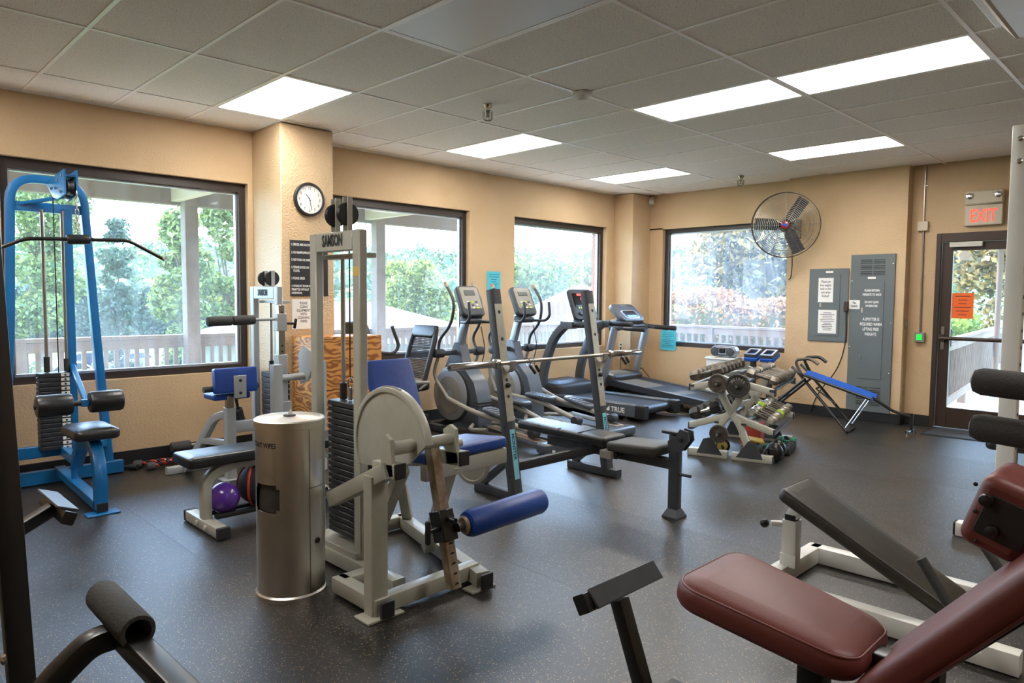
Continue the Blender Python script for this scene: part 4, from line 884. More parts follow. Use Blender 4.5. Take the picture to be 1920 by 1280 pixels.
# second grey machine by the column
Gc = 'grey_cool'
e = thing('leg_curl_machine', 'grey weight machine with foam roller arm and small blue pad by the column', 'exercise machine', (1.3, -.35, 0))
tower(e, 1.46, -.6, -.1, 1.55, .06, Gc, .83, 15, .07, 1.68)
g = MB(); g.sq([(1.49, -.05, .05), (1.49, -.78, .05)], .07, .07); g.build('base_rail', Gc, e)
g = MB(); g.sq([(1.12, -.45, .42), (1.62, -.45, .42)], .06, .09); g.build('seat_beam', Gc, e)
g = MB(); g.sq([(1.12, -.45, .012), (1.12, -.45, .58)], .075, .075, up=(0, 1, 0)); g.build('seat_post', Gc, e); MB().bx(1.04, 1.2, -.52, -.38, 0, .012).build('foot_plate', Gc, e)
g = MB(); g.sq(fil([(1.12, -.43, .53), (1.05, -.33, .5), (.95, -.06, .08), (.95, .0, .035)], .06, 3), .06, .06); g.sq([(1.11, -.42, .29), (1.0, -.22, .3)], .05, .05); g.build('rear_brace', Gc, e)
g = MB(); g.sq([(.8, .05, .03), (1.4, .05, .03)], .06, .06); g.build('rear_foot', Gc, e)
MB().beam((1.12, -.45, .56), (1.12, -.45, .68), .055, .055, up=(0, 1, 0)).build('telescoping_post', 'chrome_dull', e)
MB().pad(fr((1.16, -.47, .80), (1, 0, 0), (0, .1, 1)), .34, .2, .07, .015, .012, .002).build('chest_pad', 'blue_vinyl', e); MB().pad(fr((1.14, -.36, .67), (1, 0, 0), (0, 1, 0)), .3, .22, .05, .02, .015, .002).build('seat', 'blue_vinyl', e)
MB().bx(1.13, 1.23, -.522, -.51, .66, .84).build('pad_bracket', Gc, e)
for z in (.7, .8): MB().lathe([(.012, 0), (.012, .006), (.004, .008)], (1.18, -.522, z), (0, -1, 0), 8).build('bolt', 'ink', e)
g = MB(); g.cyl((.93, -.42, .735), (1.37, -.42, .735), .024, 14); g.build('hand_grip', 'foam', e)
g = MB(); g.cyl((1.2, -.38, .66), (1.26, -.3, .5), .012); g.cyl((1.24, -.33, .54), (1.3, -.28, .38), .035, 14); g.build('foot_roller', 'foam', e)
MB().roll((.89, -.62, 1.275), (1.08, -.62, 1.28), .038, .014).build('foam_roller', 'foam', e); MB().roll((1.085, -.62, 1.28), (1.26, -.62, 1.283), .038, .014).build('foam_roller', 'foam', e); MB().cyl((1.25, -.62, 1.283), (1.46, -.62, 1.285), .012).build('roller_axle', Gc, e)
g = MB(); g.beam((1.465, -.64, .86), (1.465, -.64, 1.4), .055, .055, up=(0, 1, 0)); ap = g.build('adjust_post', 'chrome_dull', e)
for k in range(9):
    if k not in (3, 4, 5): MB().lathe([(.008, 0), (.008, .002)], (1.465, -.668, .98 + .045 * k), (0, -1, 0), 8).build('adjust_hole_shade', 'ink', ap)  # hole shade laid on the post as flat dark discs
g = MB(); g.beam((1.465, -.64, 1.19), (1.465, -.64, 1.33), .085, .075, up=(0, 1, 0)); g.beam((1.465, -.64, .55), (1.465, -.64, 1.0), .08, .08, up=(0, 1, 0)); g.beam((1.48, -.64, .1), (1.48, -.64, .62), .1, .1, up=(0, 1, 0)); g.build('arm_sleeve', Gc, e)
g = MB(); g.cyl((1.5, -.66, 1.25), (1.55, -.72, 1.25), .01); g.beam((1.545, -.72, 1.21), (1.56, -.72, 1.29), .02); g.build('clamp_handle', 'black_paint', e)
g = MB(); g.sq([(1.37, -.75, .012), (1.37, -.75, .93)], .075, .075, up=(0, 1, 0)); g.sq([(1.8, -.68, .012), (1.8, -.68, .93)], .07, .07, up=(0, 1, 0)); g.build('frame_post', Gc, e)
MB().cyl((1.37, -.75, .82), (1.8, -.7, .82), .028, 14).build('pivot_tube', Gc, e)
MB().prism([(1.62, -.66, .75 + 0), (1.62, -.78, .78), (1.62, -.86, .9), (1.62, -.84, 1.03), (1.62, -.72, 1.07), (1.62, -.64, 1.0)], (.012, 0, 0)).build('cam_plate', Gc, e)
# attachments lying by the wall
e = thing('tricep_rope', 'red and black tricep rope with black end knobs on the floor', 'rope', (.9, .4, 0))
for s in (0, 1):
    p0 = V((.72 + .06 * s, .45 - .14 * s, .03)); p1 = V((1.12, .3, .03)); g = MB(); g2 = MB()
    for m_, ph in ((g, 0), (g2, math.pi)):
        pts = [p0.lerp(p1, t) + V((0, math.cos(t * 34 + ph) * .010, .018 * math.sin(t * math.pi) + math.sin(t * 34 + ph) * .010)) for t in np.linspace(0, 1, 70)]; m_.tube(pts, .0125, 6)
    g.build('strand', 'car3', e); g2.build('strand', 'rubber', e); MB().roll(p0 - (p1 - p0).normalized() * .05, p0 + (p1 - p0).normalized() * .02, .036, .012, 14).build('end_knob', 'foam', e)
MB().tube([(1.12 + .02 * math.cos(a), .3, .05 + .03 * math.sin(a)) for a in np.linspace(0, 6, 12)], .004, 6).build('clip', 'chrome_dull', e)
e = thing('cable_bar', 'black-gripped steel bar lying along the baseboard', 'bar', (1.15, .52, 0)); MB().cyl((1.0, .53, .12), (1.5, .53, .12), .014).build('bar', 'chrome_dull', e); MB().roll((1.0, .53, .12), (1.17, .53, .12), .045, .012).build('grip', 'foam', e); MB().bx(1.02, 1.1, .5, .56, 0, .08).build('rest', 'black_satin', e); MB().bx(1.4, 1.48, .5, .56, 0, .107).build('rest', 'black_satin', e)
e = thing('row_handle', 'black cable handle on the floor beside the blue machine foot', 'handle', (.5, .48, 0)); MB().tube(fil([(.25, .5, .05), (.4, .52, .06), (.55, .5, .03), (.66, .4, .022)], .06), .016, 8).build('strap', 'rubber', e); MB().roll((.63, .43, .026), (.68, .38, .026), .026, .008, 12).build('knob', 'rubber', e)
# weight bench with ball shelf
e = thing('flat_bench', 'black padded flat bench on grey frame with a ball shelf underneath', 'bench', (.95, -1.5, 0))
MB().pad(fr((.95, -1.48, .445), (1, 0, 0), (0, 1, 0)), 1.16, .3, .07, .035, .02, .006).build('pad', 'black_vinyl', e)
for x, s in ((.5, 1), (1.42, -1)):
    MB().sq([(x, -1.29, .04), (x, -1.8, .04)], .075, .065).build('foot', G, e)
    for y in (-1.285, -1.805): MB().bx(x - .04, x + .04, y - .015, y + .015, .005, .075).build('end_cap', 'ink', e)
    MB().sq(fil([(x, -1.54, .06), (x, -1.54, .33), (x + s * .14, -1.54, .39), (x + s * .3, -1.54, .395)], .13, 5), .055, .075, up=(0, 1, 0)).build('leg', G, e)
for y in (-1.485, -1.595): MB().sq([(.54, y, .085), (1.38, y, .085)], .05, .03).build('shelf_rail', 'black_satin', e)
MB().sq([(.75, -1.54, .385), (1.2, -1.54, .385)], .055, .055).build('spine', G, e)
for y in (-1.5, -1.64): MB().lathe([(.016, 0), (.016, .01), (.006, .014)], (.46, y, .045), (-1, 0, 0), 10).build('bolt', 'off_white', e)
e = MB().ball((.615, -1.54, .1825), .098, 28, 18).build('exercise_ball', 'purple'); tag(e, 'glossy purple ball resting on the bench shelf', 'ball')
e = thing('medicine_ball', 'black textured medicine ball with red stripes beside the purple ball', 'ball', (.86, -1.54, .1)); bc = V((.86, -1.54, .232)); MB().ball(bc, .142, 32, 20).build('ball', 'ball_black', e)
for k in range(3):
    a0 = math.radians(60 * k - 10); pts = []
    for i in range(40):
        a = 2 * math.pi * i / 40; u_ = V((math.cos(a0), math.sin(a0), 0)); n_ = V((-math.sin(a0), math.cos(a0), 0)); pts.append(bc + (u_ * math.cos(a) + V((0, 0, 1)) * math.sin(a)) * .137 + n_ * .04)
    MB().tube(pts, .009, 6, closed=True).build('stripe', 'orange_red', e)
# wipe dispenser
dx, dy, dr = .445, -2.765, .163
e = thing('wipe_dispenser', 'tall brushed steel disinfectant wipe dispenser bin', 'dispenser', (dx, dy, 0))
n = 64; vs = []; fs = []; zz = [.02, .40, .44, .455, .475, .50, .53, .555, .575, .60, .84]
def hole(a, z): return abs(((a - 3.45) + math.pi) % (2 * math.pi) - math.pi) < .46 - (.1 if (z < .455 or z > .555) else 0) and .44 < z < .575
for z in zz:
    for k in range(n): a = 2 * math.pi * k / n; vs.append((dx + dr * math.cos(a), dy + dr * math.sin(a), z))
for i in range(len(zz) - 1):
    for k in range(n):
        if not hole(2 * math.pi * (k + .5) / n, (zz[i] + zz[i + 1]) / 2): fs.append([i * n + k, i * n + (k + 1) % n, (i + 1) * n + (k + 1) % n, (i + 1) * n + k])
MB().add(vs, fs).build('body', 'steel', e)
MB().lathe([(dr - .01, .40), (dr - .012, .425), (dr - .02, .43), (.0, .432)], (dx, dy, 0), n=48).build('inner_tray', 'panel_off', e)
MB().lathe([(dr - .014, .60), (dr - .014, .44)], (dx, dy, 0), n=48).build('inner_liner', 'iron_dark', e)
MB().lathe([(dr + .008, 0), (dr + .008, .02), (dr, .028), (dr - .02, .028)], (dx, dy, 0), n=64).build('base_ring', 'steel', e)
ld = MB().lathe([(dr - .01, .835), (dr + .006, .84), (dr + .006, .872), (dr, .878), (.03, .884), (0, .884)], (dx, dy, 0), n=64).build('lid', 'steel', e)
MB().lathe([(.03, .884), (.03, .888), (.01, .889)], (dx, dy, 0), n=20).build('wipe_slot', 'ink', ld); MB().add([(dx - .02, dy - .01, .887), (dx + .02, dy, .887), (dx + .012, dy + .01, .915), (dx - .005, dy - .004, .908)], [[0, 1, 2, 3]]).build('wipe', 'paper', ld)
def arc_panel(a0, a1, z0, z1, r_, m=12):
    b_ = MB(); v_ = []; f_ = []
    for i in range(m + 1):
        a = a0 + (a1 - a0) * i / m; v_ += [(dx + r_ * math.cos(a), dy + r_ * math.sin(a), z0), (dx + r_ * math.cos(a), dy + r_ * math.sin(a), z1)]
    for i in range(m): f_.append([2 * i, 2 * i + 2, 2 * i + 3, 2 * i + 1])
    return b_.add(v_, f_)
arc_panel(-1.46, .5, .03, .545, dr + .0015, 24).build('lower_door', 'steel', e); arc_panel(-1.46, .5, .55, .835, dr + .0015, 24).build('upper_door', 'steel', e)
arc_panel(-1.475, -1.462, .03, .835, dr + .001, 2).build('door_seam_shade', 'iron_dark', e); arc_panel(-1.46, .5, .546, .549, dr + .001, 16).build('door_seam_shade', 'iron_dark', e)  # dark strips stand in for the shade in the door gaps
a = -1.2; MB().lathe([(.014, 0), (.014, .008), (.006, .01)], (dx + dr * math.cos(a), dy + dr * math.sin(a), .28), (math.cos(a), math.sin(a), 0), 14).build('lock', 'ink', e)
tx = text('DISINFECTANT WIPES', (0, 0, 0), (1, 0, 0), (0, 1, 0), .034, 'ink', e, 'lettering', .75, 'RIGHT', .0002, bold=.0006)
for v_ in tx.data.vertices:
    p = v_.co + V((dx, dy, 0)); s_ = p.x; h_ = p.y; a = math.radians(220) + s_ / dr; v_.co = V((dr * math.cos(a), dr * math.sin(a), .752 + h_)) + V((0, 0, 0)) + V((math.cos(a), math.sin(a), 0)) * .001
# plywood box
e = thing('plywood_box', 'plywood plyo box standing against the column', 'box', (2.3, -.14, 0))
g = MB(); g.bx(1.92, 2.64, -.34, .045, 0, .62, .004); g.build('lower_box', 'wood', e); g = MB(); g.bx(1.92, 2.64, -.34, .045, .622, 1.105, .004); g.build('upper_box', 'wood', e)

# ================================================================ CARDIO
def elliptical(xc, lab, y0=0.0, ph=0):
    e = thing('elliptical_trainer', lab, 'exercise machine', (xc, y0 - .4, 0)); P = lambda x, y, z: V((xc + x, y0 + y, z))
    MB().lathe([(.2, -.115), (.30, -.11), (.325, -.08), (.33, 0), (.325, .08), (.30, .11), (.2, .115)], P(0, 0, .39), (1, 0, 0), 48).build('flywheel_housing', 'dark_plastic', e)
    for s in (-1, 1):
        c = MB().lathe([(0, 0), (.285, 0), (.285, .012), (.27, .018), (0, .026)], P(s * .105, 0.02, .39), (s, 0, 0), 44).build('side_disc', 'shroud', e)
        MB().lathe([(.2, .021), (.204, .021), (.204, .0245), (.2, .0245)], P(s * .105, 0.02, .39), (s, 0, 0), 36).build('disc_groove', 'warm_grey', c)
    MB().prism([P(-.1, -.02, .05), P(-.1, -.44, .05), P(-.1, -.43, .35), P(-.1, -.36, .55), P(-.1, -.2, .7), P(-.1, .0, .72)], (.2, 0, 0)).build('rear_fairing', 'slate', e)
    for z in (.3, .335): MB().bx(xc - .105, xc + .105, y0 - .445, y0 - .3, z, z + .014, .003).build('trim_band', 'dark_plastic', e)
    text('PX 100', P(-.1065, -.33, .25), (0, -1, 0), (0, 0, 1), .045, 'ink_white', e, 'lettering', .8, 'CENTER', .0004)
    MB().prism([P(-.085, .16, .66), P(-.085, -.2, .66), P(-.05, -.06, .95), P(-.05, .02, .97)], (.12, 0, 0)).build('neck_fairing', 'slate', e)
    MB().sq([P(0, .06, .7), P(0, -.13, 1.28)], .085, .06, up=(1, 0, 0)).build('mast', 'silver_paint', e)
    M = fr(P(0, -.17, 1.42), (1, 0, 0), (0, .42, .9))
    cs = MB().pad(M, .32, .36, .07, .05, .02, .002).build('console', 'graphite', e); MB().pad(M @ Matrix.Translation((0, .03, .034)), .26, .26, .01, .03, .004, 0).build('console_face', 'warm_grey', cs)
    MB().pad(M @ Matrix.Translation((0, .09, .041)), .15, .06, .006, .008, .002, 0).build('display', 'lcd', cs)
    for i in range(3):
        for j in range(3): MB().pad(M @ Matrix.Translation((-.06 + .06 * i, -.02 - .035 * j, .041)), .035, .018, .005, .006, .001, 0).build('button', ('off_white', 'neon', 'graphite')[(i + j) % 3], cs)
    MB().pad(fr(P(0, -.2, 1.22), (1, 0, 0), (0, 1, .2)), .24, .16, .06, .05, .02, .002).build('tray', 'dark_plastic', e)
    MB().sq([P(-.3, .0, .86), P(.3, .0, .86)], .05, .05).build('pivot_bar', 'graphite', e)
    for s in (-1, 1):
        q = s * ph; x = s * .29
        MB().tube(fil([P(x, .0, .84), P(x, .06 + q * .1, 1.0), P(x * .95, -.12 + q * .12, 1.18), P(x * .9, -.16 + q * .12, 1.42), P(x * .9, -.02 + q * .12, 1.6)], .1, 5), .017, 10).build('moving_handle', 'graphite', e)
        MB().cyl(P(x * .9, -.035 + q * .12, 1.575), P(x * .9, .0 + q * .12, 1.625), .021, 10).build('handle_tip', 'rust', e)
        MB().roll(P(x - .06, .0, .86), P(x + .06, .0, .86), .05, .01, 16).build('pivot_cap', 'dark_plastic', e)
        MB().tube(fil([P(x * .5, -.2, 1.2), P(x * .7, -.36, 1.2), P(x * .72, -.42, 1.26), P(x * .72, -.4, 1.42)], .06, 4), .016, 10).build('fixed_handle', 'graphite', e)
        MB().tube(fil([P(x, .0, .84), P(x, .1, .62), P(x, -.1 + q * .1, .38)], .1, 5), .02, 10).build('link_arm', 'warm_grey', e)
        MB().tube(fil([P(x, -.1 + q * .1, .38), P(x * .85, -.45 + q * .15, .3 + q * .05), P(x * .75, -.8 + q * .15, .27 + q * .06), P(x * .7, -1.28 + q * .12, .17)], .15, 5), .027, 10).build('pedal_arm', 'warm_grey', e)
        M2 = fr(P(x * .72, -.78 + q * .15, .33 + q * .06), (0, -1, -.12 + .1 * q), (1, 0, 0)); pd = MB().pad(M2, .4, .17, .04, .06, .015, 0, .8).build('pedal', 'slate', e)
        for k in range(6): MB().pad(M2 @ Matrix.Translation((-.13 + .05 * k, 0, .022)), .015, .11, .006, .004, .001, 0).build('tread_rib', 'graphite', pd)
        MB().roll(P(x * .7 - .05, -1.28 + q * .12, .165), P(x * .7 + .05, -1.28 + q * .12, .165), .05, .01, 16).build('roller_wheel', 'dark_plastic', e)
        for k in (-.045, 0, .045): MB().cyl(P(x * .7 + k, -.75, .15), P(x * .7 + k, -1.5, .09), .011, 8).build('track_rod', 'chrome_dull', e)
        MB().tube(fil([P(s * .1, -.35, .1), P(x, -.5, .09), P(x * .9, -.75, .12)], .1), .02, 8).build('frame_tube', 'warm_grey', e)
        MB().roll(P(s * .26, .2, .05), P(s * .32, .2, .05), .05, .01, 14).build('transport_wheel', 'rubber', e)
    MB().sq([P(-.3, .2, .05), P(.3, .2, .05)], .07, .06).build('front_foot', 'graphite', e); MB().sq([P(0, .2, .07), P(0, -1.5, .07)], .07, .06).build('spine', 'graphite', e)
    MB().pad(fr(P(0, -1.54, .055), (1, 0, 0), (0, 1, 0)), .62, .15, .09, .04, .02, .004).build('rear_foot', 'slate', e)
    o = MB().tube(fil([P(.1, -.25, 1.15), P(.12, -.3, .9), P(.11, -.24, .7)], .08), .006, 6).build('chest_strap', 'rubber', e)
elliptical(3.9, 'elliptical trainer with two-tone flywheel cover beside the recumbent bike', 0, .6)
elliptical(4.75, 'elliptical trainer standing between the other elliptical and the treadmills', 0.02, -.7)

def console_face(e, M, w_, h_, kind):
    if kind == 1:
        c = MB().pad(M, w_, h_, .05, .05, .015, .0).build('console', 'dark_plastic', e); MB().pad(M @ Matrix.Translation((0, .06, .026)), w_ * .8, h_ * .45, .006, .02, .002, 0).build('screen', 'screen', c)
        MB().pad(M @ Matrix.Translation((0, .13, .031)), w_ * .42, .03, .004, .006, .001, 0).build('led_readout', 'exit_red', c); MB().lathe([(.0, 0), (.036, 0), (.03, .004), (0, .005)], M @ V((0, .07, .029)), M.to_3x3() @ V((0, 0, 1)), 16).build('led_track', 'exit_red', c)
        for i in range(6): MB().lathe([(.013, 0), (.013, .006), (0, .007)], M @ V((-.11 + .044 * i, -.05, .026)), M.to_3x3() @ V((0, 0, 1)), 10).build('button', ('tag_white', 'neon', 'tag_white', 'sticker_blue', 'orange_red', 'tag_white')[i], c)
        MB().pad(M @ Matrix.Translation((0, -.13, .03)), w_ * .6, .05, .03, .02, .008, 0).build('control_bar', 'graphite', c)
    else:
        c = MB().pad(M, w_, h_, .07, .09, .025, .0).build('console', 'graphite', e); MB().pad(M @ Matrix.Translation((0, -.06, .036)), w_ * .62, h_ * .5, .012, .06, .004, 0).build('screen_bezel', 'silver_paint', c); MB().pad(M @ Matrix.Translation((0, -.055, .043)), w_ * .52, h_ * .36, .006, .04, .002, 0).build('screen', 'screen', c)
        MB().pad(M @ Matrix.Translation((0, -.1, .047)), w_ * .4, h_ * .1, .002, .01, .001, 0).build('button_strip', 'sticker_blue', c); MB().pad(M @ Matrix.Translation((0, .13, .036)), w_ * .22, .03, .004, .006, .001, 0).build('readout', 'lcd', c)
# treadmill with name on its side rail
e = thing('treadmill', 'grey treadmill with lettered side rail and red console readout', 'treadmill', (6.15, -.3, 0))
x0, x1, yr, yf = 5.68, 6.48, -1.17, .45
for x, nm in ((x0, 1), (x1, 0)):
    MB().bx(x - .0, x + .11 if nm else x - .11, yr + .02, yf - .1, .05, .205, .012).build('side_rail', 'slate', e)
    MB().pad(fr(((x + .055) if nm else x - .055, yr - .01, .125), (0, 1, 0), (1, 0, 0)), .14, .125, .17, .03, .02, 0).build('rail_end_cap', 'black_satin', e)
text('TRUE', (x0 - .001, yr + .30, .095), (0, -1, 0), (0, 0, 1), .085, 'ink_white', e, 'lettering', 1.0, 'CENTER', .0005, bold=.002)
MB().prism([(x0 - .0012, yr + .49, .098), (x0 - .0012, yr + .425, .098), (x0 - .0012, yr + .425, .16)], (.0012, 0, 0)).build('emblem', 'ink_white', e)
MB().bx(x0 + .11, x1 - .11, yr + .05, yf - .3, .15, .175, .006).build('belt', 'belt', e); MB().cyl((x0 + .11, yr + .04, .125), (x1 - .11, yr + .04, .125), .05, 20).build('rear_roller', 'black_satin', e)
MB().pad(fr(((x0 + x1) / 2, .35, .2), (1, 0, 0), (0, 1, .0)), .74, .5, .28, .08, .06, .02).build('motor_hood', 'dark_plastic', e)
for x in (x0 + .1, x1 - .1): 
    for y in (yr + .25, yf - .1): MB().lathe([(.035, 0), (.035, .012), (.012, .02), (.012, .06)], (x, y, 0), n=14).build('leveling_foot', 'chrome', e)
for x in (x0 + .02, x1 - .02):
    MB().sq(fil([(x, .4, .15), (x, .38, .5), (x, .2, .95), (x, .0, 1.12), (x, -.15, 1.12)], .22, 6), .09, .1, up=(1, 0, 0)).build('upright', 'slate', e)
    MB().tube([(x, -.12, 1.125), (x, -.5, 1.12)], .03, 14).build('handrail', 'rubber', e)
    MB().roll((x, -.13, 1.13), (x, -.5, 1.125), .034, .01, 14).build('grip', 'black_satin', e)
MB().sq([(x0 + .02, .02, 1.12), (x1 - .02, .02, 1.12)], .14, .09).build('crossbar', 'slate', e); MB().cyl((x0 + .3, -.03, 1.2), (x1 - .3, -.03, 1.2), .022).build('front_grip', 'graphite', e)
MB().sq([(5.99, .05, 1.12), (5.99, .0, 1.3)], .12, .05, up=(1, 0, 0)).build('console_neck', 'graphite', e)
console_face(e, fr((5.97, -.05, 1.38), (1, 0, 0), (0, .35, .93)), .46, .42, 1)
# second treadmill
e = thing('treadmill', 'dark treadmill with silver uprights nearest the room corner', 'treadmill', (7.1, -.4, 0)); x0, x1, yr, yf = 6.74, 7.46, -1.5, .25; zr, zf = .13, .3
def zz_(y): return zr + (zf - zr) * (y - yr) / (yf - yr)
for x in (x0 + .04, x1 - .04): MB().beam((x, yr, zr), (x, yf, zf), .085, .09).build('side_rail', 'dark_plastic', e)
MB().beam(((x0 + x1) / 2, yr + .03, zr + .02), ((x0 + x1) / 2, yf - .25, zf), x1 - x0 - .16, .03).build('belt', 'belt', e); MB().cyl((x0 + .08, yr + .03, zr), (x1 - .08, yr + .03, zr), .04, 16).build('rear_roller', 'black_satin', e)
MB().pad(fr(((x0 + x1) / 2, yf - .08, zf + .02), (1, 0, 0), (0, 1, .08)), .72, .36, .15, .06, .04, .015).build('motor_hood', 'dark_plastic', e)
for x in (x0 + .1, x1 - .1): MB().beam((x, -.05, .22), (x, -1.05, .06), .05, .05).build('lift_arm', 'dark_plastic', e); MB().bx(x - .035, x + .035, -.9, -.75, .06, .115).build('lift_spring_cover', 'paper_orange', e)
for x in (x0 + .05, x1 - .05): MB().bx(x - .05, x + .05, yr + .02, yr + .2, 0, .09, .01).build('rear_foot', 'black_satin', e); MB().bx(x - .06, x + .06, .0, .24, 0, .1, .01).build('front_foot', 'black_satin', e)
MB().bx(x0, x1, .1, .22, .0, .08, .01).build('base_frame', 'dark_plastic', e)
for x in (x0 - .02, x1 + .02):
    MB().sq([(x, .22, .05), (x, -.02, 1.06)], .06, .1, up=(1, 0, 0)).build('upright', 'silver_paint', e); MB().sq([(x, -.0, 1.07), (x, -.2, 1.06)], .05, .06).build('handrail', 'graphite', e); MB().roll((x, -.18, 1.06), (x, -.52, 1.05), .033, .01, 14).build('grip', 'rubber', e)
MB().sq(fil([(x0 - .02, -.02, 1.05), (x0 + .12, .08, 1.14), (x1 - .12, .08, 1.14), (x1 + .02, -.02, 1.05)], .1, 4), .16, .07).build('console_base', 'slate', e)
MB().cyl((x0 + .15, -.1, 1.08), (x1 - .15, -.1, 1.08), .018).build('front_grip', 'black_satin', e)
console_face(e, fr((7.1, .06, 1.25), (1, 0, 0), (0, .75, .66)), .56, .36, 2)
# recumbent bike: rider faces -x
e = thing('recumbent_bike', 'recumbent exercise bike with black mesh seat back beside the plywood box', 'exercise bike', (3.3, .2, 0)); y = .2
MB().sq([(2.74, y, .12), (3.7, y, .12)], .09, .09).build('main_rail', 'graphite', e); MB().sq([(2.78, y - .26, .04), (2.78, y + .26, .04)], .07, .07).build('front_foot', 'graphite', e); MB().sq([(3.7, y - .3, .04), (3.7, y + .3, .04)], .07, .07).build('rear_foot', 'graphite', e)
MB().lathe([(.2, -.08), (.23, -.06), (.24, 0), (.23, .06), (.2, .08)], (2.93, y, .4), (0, 1, 0), 32).build('drive_housing', 'dark_plastic', e)
MB().sq([(2.85, y, .5), (2.78, y, 1.0)], .08, .06, up=(0, 1, 0)).build('mast', 'slate', e)
M = fr((2.83, y, 1.04), (0, -1, 0), (-.35, 0, .94)); cs = MB().pad(M, .36, .38, .08, .09, .025, 0).build('console', 'graphite', e); MB().pad(M @ Matrix.Translation((.0, .02, .04)), .24, .12, .008, .01, .002, 0).build('screen', 'screen', cs)
for i in range(5):
    for j in range(2): MB().pad(M @ Matrix.Translation((-.1 + .05 * i, -.1 - .04 * j, .04)), .028, .02, .006, .006, .002, 0).build('button', ('tag_white', 'tag_white', 'orange_red', 'tag_white', 'lcd')[i], cs)
for s in (-1, 1): MB().tube(fil([(2.85, y + s * .1, .92), (3.1, y + s * .22, .88), (3.16, y + s * .24, .96), (3.07, y + s * .24, 1.17)], .09, 5), .018, 10).build('handlebar', 'graphite', e)
for s in (-1, 1): MB().beam((2.85, y + s * .1, .42), (2.85 + s * .12, y + s * .13, .42 - s * .1), .03, .02).build('crank', 'iron_dark', e); MB().box((2.85 + s * .12, y + s * .2, .42 - s * .1), (.1, .1, .025)).build('pedal', 'rubber', e)
MB().pad(fr((3.42, y, .5), (1, 0, .05), (0, 1, 0)), .4, .42, .09, .08, .03, .006).build('seat', 'black_vinyl', e); MB().sq([(3.45, y, .14), (3.45, y, .46)], .12, .1, up=(0, 1, 0)).build('seat_post', 'graphite', e)
d = V((.2, 0, .62)).normalized(); bo = V((3.5, y, .52))
for s in (-1, 1): MB().tube(fil([bo + V((0, s * .2, 0)), bo + d * .5 + V((0, s * .205, 0)), bo + d * .66 + V((0, s * .17, 0))], .06), .028, 10).build('back_side_tube', 'black_satin', e)
MB().pad(fr(bo + d * .6, (0, 1, 0), d), .42, .14, .06, .06, .025, .004).build('head_cushion', 'black_vinyl', e)
g = MB()
for i in range(26): a = bo + d * (.08 + .018 * i); g.tube([a + V((0, -.19, 0)), a + V((.015, 0, 0)), a + V((0, .19, 0))], .0055, 4)
for i in range(22): yy = -.18 + .36 * i / 21; g.tube([bo + d * .06 + V((.012, yy, 0)), bo + d * .55 + V((.012, yy, 0))], .0028, 4)
o = g.build('mesh_back', 'mesh_fabric', e); o['kind'] = 'stuff'
for q in (.12, .28, .42): MB().beam(bo + d * q + V((.01, -.2, 0)), bo + d * q + V((.01, .2, 0)), .04, .008, up=d).build('back_strap', 'black_satin', e)
for s in (-1, 1): MB().tube([(3.45, y + s * .2, .48), (3.52, y + s * .27, .56), (3.22, y + s * .28, .58)], .018, 10).build('side_handle', 'warm_grey', e); MB().roll((3.22, y + s * .28, .58), (3.1, y + s * .28, .58), .03, .01, 12).build('side_grip', 'graphite', e)
e.location.x -= .08; e.location.y += .03

